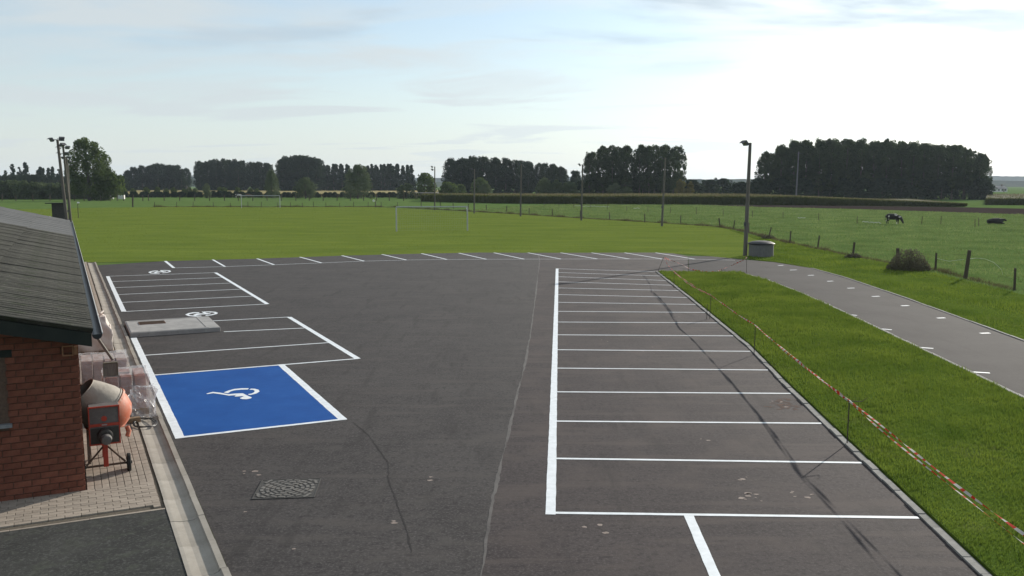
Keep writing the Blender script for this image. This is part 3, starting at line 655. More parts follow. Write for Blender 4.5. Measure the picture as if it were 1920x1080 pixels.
# roof of corrugated sheets
SLOPE = (EA - RA) / math.cos(R(13)); NEARB = -.50; FARB = 45.9
def corr(width, ln, amp=.042, wave=.24, th=.008, seg=6):
    k = int(round(width / wave * seg)); mb = MB(); xs = [width * i / k for i in range(k + 1)]
    tops = [amp * math.cos(2 * math.pi * x / wave) for x in xs]
    vs = [(0, x, z) for x, z in zip(xs, tops)] + [(-ln, x, z) for x, z in zip(xs, tops)] + [(0, x, z - th) for x, z in zip(xs, tops)] + [(-ln, x, z - th) for x, z in zip(xs, tops)]
    n = k + 1; fs = []
    for i in range(k): fs += [(i, i + 1, n + i + 1, n + i), (2 * n + i, 3 * n + i, 3 * n + i + 1, 2 * n + i + 1), (i, 2 * n + i, 2 * n + i + 1, i + 1), (n + i, n + i + 1, 3 * n + i + 1, 3 * n + i)]
    fs += [(0, n, 3 * n, 2 * n), (k, 2 * n + k, 3 * n + k, n + k)]
    return mb.add(vs, fs)
roof = MB()
roof.add([(EA - .08, NEARB + .05, EZ - .07), (RA, NEARB + .05, roofz(RA) - .06), (2 * RA - EA + .08, NEARB + .05, EZ - .07), (EA - .08, FARB - .05, EZ - .07), (RA, FARB - .05, roofz(RA) - .06), (2 * RA - EA + .08, FARB - .05, EZ - .07),
          (EA - .08, NEARB + .05, EZ - .16), (RA, NEARB + .05, roofz(RA) - .18), (2 * RA - EA + .08, NEARB + .05, EZ - .16), (EA - .08, FARB - .05, EZ - .16), (RA, FARB - .05, roofz(RA) - .18), (2 * RA - EA + .08, FARB - .05, EZ - .16)],
         [(0, 1, 4, 3), (1, 2, 5, 4), (6, 9, 10, 7), (7, 10, 11, 8), (0, 3, 9, 6), (2, 8, 11, 5), (0, 6, 7, 1), (1, 7, 8, 2), (3, 4, 10, 9), (4, 5, 11, 10)])
ro = bl(roof, 'roof', 'verge_dark')
SW = .96; NCOL = int((FARB - NEARB) / SW) + 1; NROW = 3; SLN = SLOPE / NROW
cm = corr(SW + .05, SLN + .12).mesh('roof_sheet', 'roof_moss'); cg = corr(SW + .05, SLN + .12, amp=.012).mesh('roof_sheet', 'roof_grey')
for me_ in (cm, cg):
    bm = bmesh.new(); bm.from_mesh(me_); bmesh.ops.recalc_face_normals(bm, faces=bm.faces); bm.to_mesh(me_); bm.free()
GREYB = 25.5
for i in range(NCOL):
    b0 = NEARB + i * SW
    if b0 + SW > FARB + .3: break
    for r in range(NROW):
        a0 = EA - (r * SLN - .0) * math.cos(R(13)); z0 = EZ + r * SLN * math.sin(R(13))
        o = link('roof_sheet', cm if b0 < GREYB else cg, ro); o.location = (a0, b0, z0 + .012 * (i % 2) * .4 + .010 * r + rg.uniform(-.002, .002)); o.rotation_euler = (0, R(13) - .004 + rg.uniform(-.003, .003), rg.uniform(-.004, .004))
back = corr(FARB - NEARB, SLOPE, seg=4).build('roof_back_sheet', 'roof_moss', ro); back.location = (RA - .0, FARB, roofz(RA) + .01); back.rotation_euler = (0, R(13), math.pi)
back.rotation_euler = (0, -R(13), 0); back.location = (RA, NEARB, roofz(RA) + .01)
MB().tube([(RA, NEARB - .05, roofz(RA) + .02), (RA, FARB + .05, roofz(RA) + .02)], .12, 10).build('ridge_cap', 'roof_moss', ro, smooth=True)
vb = MB()                                                  # dark verge boards under the sheets at the gable
for s0, s1 in [(EA - .02, RA), (2 * RA - EA + .02, RA)]:
    z0, z1 = EZ - .03, roofz(RA) - .03
    vb.add([(s0, NEARB + .015, z0), (s1, NEARB + .015, z1), (s1, NEARB + .015, z1 - .20), (s0, NEARB + .015, z0 - .20), (s0, NEARB + .048, z0), (s1, NEARB + .048, z1), (s1, NEARB + .048, z1 - .20), (s0, NEARB + .048, z0 - .20)],
           [(0, 1, 2, 3), (4, 7, 6, 5), (0, 4, 5, 1), (3, 2, 6, 7), (0, 3, 7, 4), (1, 5, 6, 2)])
vb.build('verge_board', 'verge_dark', ro)
gp = MB(); q = 9                                            # half round gutter
for side in (0,):
    ring = []
    for k in range(q + 1):
        an = math.pi + math.pi * k / q; ring.append((EA + .055 + .072 * math.cos(an), EZ - .045 + .075 * math.sin(an)))
    inner = [(EA + .055 + (x - EA - .055) * .9, z + .006) for x, z in ring]
    allp = ring + inner[::-1]; nn = len(allp)
    gp.add([(x, NEARB - .02, z) for x, z in allp] + [(x, FARB, z) for x, z in allp], [(i, (i + 1) % nn, nn + (i + 1) % nn, nn + i) for i in range(nn)] + [tuple(range(nn))])
    gp.add([(x, NEARB - .02, z) for x, z in ring], [tuple(range(q + 1))])
gobj = gp.build('eaves_gutter', 'gutter_dark', ro)
MB().box((EA + .131, (NEARB + FARB) / 2, EZ - .035), (.010, FARB - NEARB, .022)).build('gutter_edge', 'white_trim', ro)
# small open lamp bracket on the gable corner
lb = MB()
for c, d in [((-.14, -.03, 2.31), (.15, .03, .02)), ((-.14, -.03, 2.17), (.15, .03, .02)), ((-.21, -.03, 2.24), (.02, .03, .12)), ((-.07, -.03, 2.24), (.02, .03, .12)), ((-.03, -.03, 2.24), (.05, .05, .13))]: lb.box(c, d)
lb.build('wall_bracket', mat('bracket_orange', (.30, .15, .085), (.22, .11, .06), scale=20, rough=.8), bld)

# ------------------------------------------------------------------ concrete mixer
mxr = empty('concrete_mixer', B(.33, .80), ROT, label='red and grey concrete mixer on two wheels beside the brick wall', cat='concrete mixer')
for sx in (-1, 1):
    wl = MB().lathe([(.085, -.03), (.14, -.03), (.155, -.018), (.155, .018), (.14, .03), (.085, .03), (.085, -.03)], 24, (1, 0, 0), (sx * .345, 0, .155), cap=False).build('wheel', 'rubber', mxr, smooth=True)
    MB().lathe([(.0, -.022), (.086, -.022), (.086, .022), (.0, .022)], 20, (1, 0, 0), (sx * .345, 0, .155)).build('rim', 'mixer_grey', wl, smooth=True)
    MB().lathe([(.022, -.05), (.026, .05)], 12, (1, 0, 0), (sx * .345, 0, .155)).build('hub', 'dark_iron', wl)
MB().tube([(-.33, 0, .155), (.33, 0, .155)], .018, 10).build('axle', 'rust_steel', mxr)
MB().box((0, .01, .36), (.075, .06, .46)).build('post', 'red_paint', mxr, bevel=.004)
for sx in (-1, 1): MB().tube([(sx * .29, 0, .18), (sx * .035, 0, .47)], .016, 8).build('brace', 'rust_steel', mxr)
MB().tube([(0, .03, .22), (0, .55, .20), (0, .98, .16)], .026, 8).build('frame_beam', 'red_paint', mxr)
MB().tube([(0, .98, .02), (0, .98, .46), (0, .86, .80)], .028, 8).build('rear_leg', 'red_paint', mxr)
MB().box((0, .98, .014), (.34, .06, .025)).build('foot_bar', 'dark_iron', mxr)
bx = MB()
bx.box((0, 0, .855), (.46, .24, .64)); hs = bx.build('motor_housing', 'mixer_grey', mxr, bevel=.012)
fr = MB()
for c, d in [((-.224, -.128, .855), (.018, .022, .64)), ((.224, -.128, .855), (.018, .022, .64)), ((0, -.128, 1.163), (.432, .024, .022)), ((0, -.128, .547), (.432, .022, .02)), ((0, -.127, .865), (.43, .02, .045)), ((-.15, -.145, 1.163), (.09, .012, .016)), ((.15, -.145, 1.163), (.09, .012, .016))]: fr.box(c, d)
fr.build('housing_frame', 'red_paint', hs)
MB().lathe([(0, 0), (.044, 0), (.044, .006), (0, .006)], 20, (0, -1, 0), (0, -.119, .965)).build('badge', 'red_paint', hs)
MB().box((0, -.1395, .866), (.08, .003, .020)).build('badge_plate', 'concrete_grey', hs)
MB().box((0, -.124, .69), (.41, .008, .25)).build('panel', 'dark_iron', hs)
mo = MB().lathe([(.10, 0), (.115, .01), (.115, .10), (.10, .115), (.085, .12)], 24, (0.05, -1, -.12), (.0, -.125, .705)).build('motor', 'dark_iron', mxr, smooth=True)
MB().lathe([(.083, 0), (.088, .02), (.075, .09), (.05, .10)], 20, (.05, -1, -.12), (.012, -.24, .66)).build('motor_cap', 'mixer_grey', mo, smooth=True)
ax = Vector((-.66, -.10, .70)).normalized(); oc = Vector((.02, .50, 1.0))
dr = MB()
prof = [(.0, -.40), (.17, -.395), (.26, -.36), (.345, -.27), (.395, -.13), (.40, -.02)]
dr.lathe(prof, 36, ax, oc, 0, cap=False)
dr.lathe([(.40, -.02), (.412, -.015), (.412, .03), (.398, .035)], 36, ax, oc, 1, cap=False)
dr.lathe([(.398, .035), (.385, .12), (.32, .30), (.245, .46), (.255, .475), (.235, .475), (.30, .30), (.36, .12), (.37, -.05), (.2, -.3), (0, -.33)], 36, ax, oc, 1, cap=False)
drum = dr.build('drum', ['mixer_orange', 'mixer_drum'], mxr, smooth=True)
MB().lathe([(.404, -.045), (.432, -.04), (.432, .0), (.404, .005)], 40, ax, oc, cap=False).build('gear_ring', 'mixer_orange', drum)
bl_ = MB()
for k in range(2): 
    an = k * math.pi + .6; qd = Vector((0, 0, 1)).rotation_difference(ax)
    bl_.box(oc + qd @ Vector((.22 * math.cos(an), .22 * math.sin(an), .12)), (.24, .012, .10), mx=(qd.to_matrix() @ Matrix.Rotation(an, 3, 'Z')))
bl_.build('mixing_blade', 'mixer_drum', drum)
yk = MB().tube([(.02, .10, .92), (.10, .16, .72), (.30, .36, .70), (.40, .50, .80)], .028, 8); yk.build('yoke', 'mixer_orange', mxr, smooth=True)
MB().tube([(.36, .42, .66), (.39, .42, .58), (.36, .38, .50)], .04, 10).build('tilt_lever', 'mixer_orange', mxr, smooth=True)
MB().box((-.24, .62, .40), (.05, .04, .80)).build('support_post', 'wood_grey', mxr)

# ------------------------------------------------------------------ building materials on pallets
def pallet(a, b, w, d, label):
    p = empty('pallet', B(a, b, .038), ROT, label=label, cat='pallet', group=None)
    for i in range(7): MB().box((0, -d / 2 + .05 + i * (d - .1) / 6, .121), (w, .1, .022)).build('board', 'wood', p)
    for i in range(3):
        for j in range(3): MB().box((-w / 2 + .06 + i * (w - .12) / 2, -d / 2 + .08 + j * (d - .16) / 2, .066), (.1, .14, .078)).build('block', 'wood', p)
    for i in range(3): MB().box((-w / 2 + .06 + i * (w - .12) / 2, 0, .0145), (.1, d, .022)).build('skid', 'wood', p)
    return p
def crumple(name, c, d, m, parent, amp, seed, n=14, loc=None, squash=0.0, smooth=True):
    """a closed, wrinkled skin round a box"""
    bm = bmesh.new(); bmesh.ops.create_cube(bm, size=1.0); bmesh.ops.subdivide_edges(bm, edges=bm.edges[:], cuts=n, use_grid_fill=True)
    rr = random.Random(seed); ph = [(rr.uniform(3, 14), rr.uniform(3, 14), rr.uniform(3, 14), rr.uniform(0, 6)) for _ in range(7)]
    for v in bm.verts:
        p = v.co.copy(); k = sum(math.sin(p.x * a + p.y * b_ + p.z * c_ + f) for a, b_, c_, f in ph) / 7
        dirv = Vector((p.x, p.y, p.z * .6)); q = Vector((p.x * d[0], p.y * d[1], p.z * d[2]))
        if squash and p.z > 0: q.x *= 1 - squash * p.z * 2; q.y *= 1 - squash * p.z * 2
        v.co = q + dirv * 2 * k * amp + Vector(c) + Vector((rr.uniform(-1, 1), rr.uniform(-1, 1), rr.uniform(-1, 1))) * amp * .3
    me = bpy.data.meshes.new(name); bm.to_mesh(me); bm.free(); me.materials.append(M[m]); 
    if smooth: me.polygons.foreach_set('use_smooth', [True] * len(me.polygons))
    return link(name, me, parent, loc)
def stack(a, b, w, d, layers, m, label, wrap, top=None):
    st = empty('paver_stack', B(a, b, .038 + .134), ROT, label=label, cat='brick stack')
    rr = random.Random(int(a * 100 + b * 7)); mb = MB(); bw, bd, bh = .21, .105, .075; nx = int(w / bw); ny = int(d / bd)
    for l in range(layers):
        for i in range(nx):
            for j in range(ny):
                if l == layers - 1 and rr.random() < .12: continue
                if 0 < i < nx - 1 and 0 < j < ny - 1 and l < layers - 2: continue
                mb.box((-w / 2 + (i + .5) * w / nx + rr.uniform(-.006, .006), -d / 2 + (j + .5) * d / ny + rr.uniform(-.004, .004), l * bh + bh / 2), (bw - .006, bd - .005, bh - .003), rr.uniform(-.02, .02))
    o = mb.build('pavers', m, st); o['kind'] = 'stuff'
    if wrap: crumple('plastic_wrap', (0, 0, layers * bh / 2 + .02), (w + .06, d + .06, layers * bh + .05), 'shrink_wrap', st, .028, wrap, 12, smooth=False)
    return st
pallet(.86, 5.05, .86, 1.0, 'wooden pallet under the wrapped red paver stack beside the mixer')
stack(.88, 5.05, .80, .9, 9, 'paver_red', 'stack of red pavers in torn clear plastic beside the mixer', 5)
pallet(.55, 7.1, 1.0, 1.1, 'wooden pallet under the pale paver stack')
stack(.55, 7.1, .94, 1.0, 9, 'paver_pale', 'stack of pale pink pavers under plastic sheeting by the wall', 8)
tr_ = crumple('plastic_rags', (0, 0, .30), (.46, .34, .60), 'shrink_wrap', None, .07, 31, 10, B(1.16, 4.46, .0), smooth=False)
tr_.rotation_euler = (0, 0, ROT); tag(tr_, 'crumpled bundle of clear plastic wrap lying against the red pavers', 'plastic wrap'); tr_.location.z = .035
pallet(.48, 12.4, 1.0, 1.05, 'wooden pallet under the white bulk bag')
bag = empty('bulk_bag', B(.46, 12.4, .172), ROT, label='white woven bulk bag standing on a pallet by the wall', cat='bag')
crumple('sack', (0, 0, .47), (.98, .98, .94), 'bag_white', bag, .035, 17, 12, squash=.34)
MB().tube([(.18, -.2, .90), (.22, -.22, 1.02), (.30, -.05, 1.06), (.25, .1, .92)], .022, 6).build('strap', 'bag_white', bag)
crumple('folded_flap', (.40, .05, .36), (.18, .55, .60), 'bag_white', bag, .025, 23, 8, squash=.35)
def leaning(name, p, q, w, t, m, label, cat):
    p = Vector(p); q = Vector(q); d = (q - p); c = (p + q) / 2; qd = Vector((0, 0, 1)).rotation_difference(d.normalized())
    o = MB().box((0, 0, 0), (w, t, d.length)).build(name, m, None); o.location = c; o.rotation_mode = 'QUATERNION'; o.rotation_quaternion = qd; return tag(o, label, cat)
leaning('timber_batten', B(.72, 6.55, .87), B(.06, 7.3, 2.0), .05, .05, 'wood_grey', 'grey timber batten leaning from the pale pavers up to the wall', 'timber')
bd_ = empty('weathered_board', B(.60, 4.62, .868), ROT, label='small weathered wooden panel box standing on the red pavers', cat='box')
MB().box((0, 0, .15), (.24, .05, .27)).build('panel', 'wood_grey', bd_)
fr = MB()
for c, d in [((-.13, -.005, .15), (.02, .075, .30)), ((.13, -.005, .15), (.02, .075, .30)), ((0, -.005, .295), (.24, .07, .02)), ((0, -.005, .010), (.24, .07, .02))]: fr.box(c, d)
fr.build('frame', 'window_frame', bd_)
o = MB().box((0, 0, .05), (.24, .12, .09)).build('timber_offcut', 'wood', None); o.location = B(.95, 4.0, .036); o.rotation_euler = (0, 0, ROT + .2); tag(o, 'short offcut of pale timber lying on the paving', 'timber')
hs_ = MB(); pts = []
for k in range(70):
    t = k / 69 * 2 * math.pi * 2.6; r = .26 - .04 * math.sin(t * .7) + .03 * math.sin(t * 2.3); p = B(1.13 + r * .75 * math.cos(t) + .02 * math.sin(t * 1.7), 3.75 + r * 1.5 * math.sin(t), .055 + .012 * (k / 69) + .006 * math.sin(t * 3)); pts.append(p)
tag(hs_.tube(pts, .009, 6).build('cable', 'plastic_dark', None), 'loose coil of black cable on the gutter channel', 'cable')
leaning('wooden_stick', B(.86, 4.15, .10), B(.72, 4.56, .55), .03, .02, 'wood', 'thin pale stick leaning against the red paver stack', 'stick')

# ------------------------------------------------------------------ rods and barrier tape
RODH = .78
rods = []
def rod(p, q, label):
    o = MB().tube([(0, 0, -.15), Vector(q) - Vector(p)], .011, 6).build('steel_rod', 'rod', None); o.location = p
    return tag(o, label, 'rod', 'rods holding the barrier tape')
rb = [(Vector((5.72, 8.3, .03)), .80, (.0, .0)), (G(1588, 833) + Vector((.0, 0, .03)), .80, (.01, 0)), (G(1413.5, 665) + Vector((0, 0, .03)), .80, (.02, 0)), (G(1330.5, 598) + Vector((0, 0, .03)), .82, (.03, 0)), (G(1263, 540) + Vector((0, 0, .03)), .72, (.02, 0))]
names = ['thin rusty steel rod at the near end of the barrier tape', 'thin rusty steel rod with crossbar twig on top carrying barrier tape', 'thin rusty steel rod in the middle of the lawn edge carrying barrier tape', 'thin rusty steel rod doubled with a shorter one carrying barrier tape', 'thin rusty steel rod last but one before the lawn corner']
tops_ = []
for (p, h, ln), nm in zip(rb, names):
    q = p + Vector((ln[0], ln[1], h)); rod(p, q, nm); tops_.append(q)
pc = G(1229, 511) + Vector((.06, 0, .02)); qc = pc + Vector((.42, .35, .78)); rod(pc, qc, 'leaning rusty steel rod at the corner of the lawn strip'); 
pe = G(1400, 512) + Vector((0, 0, .02)); qe = pe + Vector((-.03, 0, .78)); rod(pe, qe, 'thin steel rod with a white tape knot beside the lane')
p2 = rb[3][0] + Vector((-.12, -.05, 0)); rod(p2, p2 + Vector((.02, .02, .5)), 'short rusty rod beside the doubled tape rod')
tw = MB().tube([rb[1][0] + Vector((-.02, 0, .79)), rb[1][0] + Vector((.12, .02, .77)), rb[1][0] + Vector((.26, .05, .76)), rb[1][0] + Vector((.36, .06, .83))], [.008, .009, .007, .004], 6).build('twig', 'rod', None); tag(tw, 'dark twig lying on the rod top under the barrier tape', 'twig')
def tape(points, width, sag, twist, seed, step=.10, mb=None):
    mb = mb or MB(); rr = random.Random(seed); pts = []
    for i in range(len(points) - 1):
        p, q = Vector(points[i]), Vector(points[i + 1]); k = max(3, int((q - p).length / step)); sg = sag[i] if isinstance(sag, (list, tuple)) else sag
        for j in range(k):
            t = j / k; c = p.lerp(q, t); c.z -= 4 * sg * t * (1 - t); c.x += .012 * math.sin(t * 9 + i * 2 + seed); pts.append(c)
    pts.append(Vector(points[-1])); acc = 0
    prev = None
    for i, c in enumerate(pts):
        d = (pts[min(i + 1, len(pts) - 1)] - pts[max(i - 1, 0)]).normalized(); s = d.cross(Vector((0, 0, 1))).normalized(); up = s.cross(d)
        an = twist * i * step + .8 * math.sin(i * .21 + seed) ; n = (up * math.cos(an) + s * math.sin(an)) * width / 2 * (.75 + .25 * math.sin(i * .37 + seed * 2))
        th = d.cross(n).normalized() * .0007
        a = [c + n + th, c - n + th, c - n - th, c + n - th]
        if prev is not None:
            k0 = len(mb.v); mi = int(acc / .16) % 2
            mb.add(prev + a, [(0, 1, 5, 4), (2, 3, 7, 6), (1, 2, 6, 5), (3, 0, 4, 7)], mi)
            acc += (c - pts[i - 1]).length
        prev = a
    return mb
tb = tape(tops_[0:3], .042, [.05, .04], 1.1, 1)
tape([tops_[0] + Vector((.0, 0, -.10)), tops_[1] + Vector((.0, 0, -.03)), tops_[2]], .036, [.07, .05], .8, 4, mb=tb)
tape(tops_[2:5] + [qc], .042, [.03, .06, .08], .9, 2, mb=tb)
tape([tops_[3], tops_[4] + Vector((0, 0, -.03))], .05, .10, .7, 6, mb=tb)
to = tb.build('barrier_tape', ['tape_white', 'tape_red'], None); tag(to, 'red and white barrier tape strung along the rods on the lawn edge', 'barrier tape')
sg = [qc, G(1278, 501) + Vector((0, 0, .18)), G(1296, 506) + Vector((0, 0, .03)), G(1320, 510) + Vector((0, 0, .012)), G(1345, 509.5) + Vector((0, 0, .02)), G(1362, 505) + Vector((0, 0, .10)), qe]
t2 = tape(sg, .075, [.02, .02, .0, .0, .0, .02], .5, 9).build('barrier_tape', ['tape_white', 'tape_red'], None); tag(t2, 'slack red and white barrier tape drooping to the ground across the lane entry', 'barrier tape')
kn = MB()
for k in range(5): kn.add([qe + Vector((random.uniform(-.05, .05), random.uniform(-.05, .05), random.uniform(-.03, .06))) for _ in range(4)], [(0, 1, 2, 3)], k % 2)
kn.build('tape_knot', ['tape_white', 'tape_red'], t2)

# ------------------------------------------------------------------ cistern with lid
ci = empty('cistern', G(1429, 481) + Vector((0, .3, -.01)), 0, label='round concrete cistern with a dark domed lid beside the lamp pole', cat='cistern')
MB().lathe([(.80, 0), (.80, .78), (.72, .78), (.72, 0)], 48, cap=False).build('ring', 'cistern', ci, smooth=True)
ld = MB().lathe([(.0, .80), (.83, .80), (.86, .82), (.86, .88), (.82, .90), (.62, .985), (.35, 1.03), (0, 1.04)], 48, cap=False).build('lid', 'lid', ci, smooth=True)
MB().lathe([(.865, .835), (.878, .845), (.878, .86), (.865, .87)], 48, cap=False).build('lid_band', 'plastic_dark', ld)
MB().tube([(.35, -.2, 1.0), (.35, -.2, 1.06), (.5, -.2, 1.04), (.5, -.2, .98)], .014, 6).build('handle', 'dark_iron', ld)

# ------------------------------------------------------------------ floodlight poles
def lamp(mb, p, yaw, tilt, s=.68):
    """box-shaped floodlight: body and glass"""
    T = Matrix.Rotation(yaw, 3, 'Z') @ Matrix.Rotation(tilt, 3, 'X')
    mb.box(p, (.42 * s, .16 * s, .34 * s), mx=T, mi=0); mb.box(Vector(p) + T @ Vector((0, -.085 * s, 0)), (.38 * s, .012, .30 * s), mx=T, mi=1)
    mb.box(Vector(p) + T @ Vector((0, -.12 * s, .19 * s)), (.44 * s, .24 * s, .012), mx=T, mi=0)
def pole(p, h, lean, label, lamps, group, r=.105, taper=.7, ls=.68):
    o = empty('floodlight_pole', p, 0, label=label, cat='light pole', group=group)
    top = Vector((lean[0], lean[1], h)); MB().tube([(0, 0, -.02), top * .33, top * .66, top], [r, r * (1 - .1), r * .85, r * taper], 10).build('pole', 'pole_wood', o, smooth=True)
    for (dx, dz, yaw, tilt) in lamps:
        c = top + Vector((dx, -.1, dz)); b = MB(); lamp(b, c, yaw, tilt, ls); q = b.build('floodlight', ['lamp_body', 'lamp_glass'], o)
        MB().tube([top + Vector((0, 0, dz)), c], .024, 6).build('arm', 'lamp_body', q)
    MB().box(top * .28 + Vector((-.11, -.05, 0)), (.14, .12, .26)).build('switch_box', 'lamp_body', o)
    return o
gR = 'floodlight poles along the far touchline'
LL = [(-.55, -.05, -.9, .5), (.42, -.25, .8, .5)]
pole(G(1397, 479), 7.45, (.12, 0), 'weathered wooden light pole beside the cistern', [(-.36, -.02, -1.1, .7)], None, r=.14, ls=1.0)
labR = ['wooden floodlight pole on the pitch edge, first beyond the cistern pole', 'wooden floodlight pole on the pitch edge, second beyond the cistern pole', 'wooden floodlight pole on the pitch edge, third beyond the cistern pole', 'wooden floodlight pole on the pitch edge, fourth beyond the cistern pole', 'farthest wooden floodlight pole on the pitch edge, standing out against the sky']
for (x, y, h), lb_ in zip([(1241, 424, 7.7), (1090, 413, 7.3), (976, 405.5, 7.7), (889, 400, 7.2), (815, 394, 7.9)], labR):
    pole(G(x, y), h, (.25 if x > 1100 else .1, 0), lb_, [(-.5, -.05, -1.2, .5), (-.45, -.55, -1.0, .5)] if x == 815 else [(-.40, -.05, -1.5, .6)], gR, r=.13, ls=1.0)
gL = 'floodlight poles behind the brick building'
pole(Vector((-26.45, 54.3, 0)), 7.35, (-.45, 0), 'tall wooden pole with three floodlights rising behind the brick roof', [(-.30, 0, -.6, .55), (.30, .05, .6, .55), (.32, -.3, 1.1, .75)], gL, r=.10)
pole(Vector((-32.45, 67.0, 0)), 7.45, (-.35, 0), 'wooden pole with four floodlights next behind the three-lamp pole', [(-.28, -.08, -.8, .5), (.36, -.05, .8, .6), (-.26, -.5, -.8, .5), (.28, -.5, .7, .5)], gL, r=.10)
pole(Vector((-44.05, 90.5, 0)), 7.4, (.0, 0), 'wooden floodlight pole standing before the large green tree, nearer one', [(-.35, -.08, -.8, .5), (.35, -.05, .8, .6), (.38, -.5, 1.0, .6)], gL, r=.11)
pole(Vector((-51.3, 105.5, 0)), 7.2, (.1, 0), 'wooden floodlight pole standing before the large green tree, farther one', [(.40, -.3, 1.2, .5), (-.3, 0, -.8, .5)], gL, r=.11)
wl_ = empty('short_lamp_post', G(147, 409), 0, label='short thin post with a white lamp head on the pitch corner', cat='lamp post')
MB().tube([(0, 0, 0), (0, 0, 2.1)], .045, 8).build('post', 'post_wood', wl_); b = MB(); lamp(b, (.10, -.05, 2.14), .5, .9, .7); b.build('lamp_head', ['house_white', 'white_trim'], wl_)
tp = empty('utility_pole', Vector(((1493 - 960) / F * 268.5, 270, 0)), 0, label='tall slim utility pole rising in front of the right poplar grove', cat='utility pole')
MB().tube([(0, 0, 0), (.3, 0, 14.2)], [.26, .16], 8).build('pole', mat('pale_pole', (.13, .13, .13), (.16, .16, .16), scale=2, rough=.9), tp)
MB().box((.3, 0, 13.7), (1.6, .1, .1)).build('crossarm', 'lamp_body', tp)

# ------------------------------------------------------------------ goals
def goal(p, q, label, h=2.44, depth=1.1):
    o = empty('football_goal', p, 0, label=label, cat='goal', group='goals on the football pitch')
    d = Vector(q) - Vector(p); bk = Vector((-d.y, d.x, 0)).normalized()
    for s in (Vector((0, 0, 0)), d): MB().tube([s + Vector((0, 0, -.02)), s + Vector((0, 0, h))], .07, 10).build('post', 'alu', o, smooth=True)
    MB().tube([Vector((0, 0, h + .0)), d + Vector((0, 0, h))], .07, 10).build('crossbar', 'alu', o, smooth=True)
    for s in (Vector((0, 0, 0)), d):
        MB().tube([s + Vector((0, 0, h)), s + bk * .75 + Vector((0, 0, h - .05))], .03, 6).build('net_arm', 'alu', o)
        MB().tube([s + bk * .75 + Vector((0, 0, h - .05)), s + bk * .05 + Vector((0, 0, h - .85))], .025, 6).build('net_brace', 'alu', o)
    net = MB(); L_ = d.length; e = d.normalized()
    for k in range(31):
        s = e * (L_ * k / 30); net.tube([s + bk * .75 + Vector((0, 0, h - .06)), s + bk * 1.15 + Vector((0, 0, .5)), s + bk * 1.25 + Vector((0, 0, .01))], .005, 3, cap=False)
    for k in range(11):
        z = h - .06 - k * (h - .08) / 10; off = .75 + .5 * k / 10
        net.tube([bk * off + Vector((0, 0, z)), d + bk * off + Vector((0, 0, z))], .005, 3, cap=False)
        for s in (Vector((0, 0, 0)), d): net.tube([s + bk * .05 + Vector((0, 0, z)), s + bk * off + Vector((0, 0, z))], .005, 3, cap=False)
    net.build('net', 'net', o)
    return o
goal(G(743.5, 433.7), G(876.5, 432.4), 'grey metal football goal with net on the near half of the pitch')
g2 = goal(G(453, 389.8), G(525, 389.4), 'distant football goal at the far end of the pitch')
dug = empty('dugout', Vector((-54.8, 110.0, 0)), ROT, label='small dark wooden dugout shed with flat roof beside the pitch', cat='shed')
MB().box((0, 0, 1.2), (1.5, 1.4, 2.4)).build('wall', 'shed_wall', dug); MB().box((-.25, 0, 2.46), (2.4, 1.9, .10)).build('roof', 'verge_dark', dug); MB().box((.78, 0, 1.15), (.06, 1.45, 2.3)).build('corner_board', 'wood_grey', dug)
rf_ = empty('rail_fence', (0, 0, 0), 0, label='pale railing fence running from the dugout towards the brick roof', cat='fence')
ra, rb2 = Vector((-54.6, 107.5, 0)), Vector((-44, 78, 0))
for k in range(12):
    p = ra.lerp(rb2, k / 11); MB().box((p.x, p.y, .5), (.08, .08, 1.0)).build('post', 'post_wood', rf_)
dd_ = (rb2 - ra); 
for z in (.5, .96): MB().tube([ra + Vector((0, 0, z)), rb2 + Vector((0, 0, z))], .03, 6).build('rail', 'alu', rf_)

# ------------------------------------------------------------------ fences
def fence(name, pts, label, h, r, wires=(), m='post_wood', seed=1, hv=.12, lean=.06):
    f = empty(name, (0, 0, 0), 0, label=label, cat='fence'); rr = random.Random(seed); tops = []
    pm_ = MB().tube([(0, 0, -.05), (0, 0, .5), (0, 0, 1)], [1, .95, .9], 7).mesh('post', m)
    for p in pts:
        hh, r_ = (p[3], p[4]) if len(p) > 3 else (h * (1 + rr.uniform(-hv, hv)), r)
        o = link('post', pm_, f); o.location = (p[0], p[1], 0); o.scale = (r_, r_, hh); o.rotation_euler = (rr.uniform(-lean, lean), (p[5] if len(p) > 5 else rr.uniform(-lean, lean)), rr.uniform(0, 6))
        if len(p) > 5: o.rotation_euler[2] = 0
        tops.append((Vector((p[0], p[1], 0)), hh))
    for wz in wires:
        mb = MB(); mb.tube([t + Vector((0, 0, hh * wz)) for t, hh in tops], .004, 3, cap=False); mb.build('wire', 'rod', f)
    return f
def FP(x, y, h, r, tilt=None):
    g = G(x, y); return (g.x, g.y, 0, h, r) + ((tilt,) if tilt is not None else ())
fence('pasture_fence', [FP(1902, 543, .98, .055), FP(1810, 521, 1.42, .10, .09), FP(1754, 506, .95, .06), FP(1683, 497, 1.0, .11), FP(1599, 481, .95, .075, .07), FP(1533, 466, .98, .06, .1), FP(1481, 456, 1.0, .06), FP(1441, 446, .98, .06, .22), FP(1404, 436.5, 1.0, .06), FP(1375, 430.5, 1.0, .06, .12), FP(1350, 425.5, 1.0, .085, -.14), FP(1276, 419, 1.0, .06), FP(1209, 417, 1.05, .07), FP(1143, 412, 1.0, .07), FP(1088, 408, 1.0, .07), FP(1036, 404.5, 1.05, .07), FP(992, 402, 1.0, .07), FP(950, 397, 1.05, .08), FP(912, 394, 1.0, .08), FP(878, 392, 1.0, .08), FP(850, 391, 1.0, .08), FP(826, 389.5, 1.2, .08), FP(790, 388.5, 1.2, .08)],
      'row of weathered wooden posts between pitch and pasture', 1.0, .07, (.45, .85), seed=3)
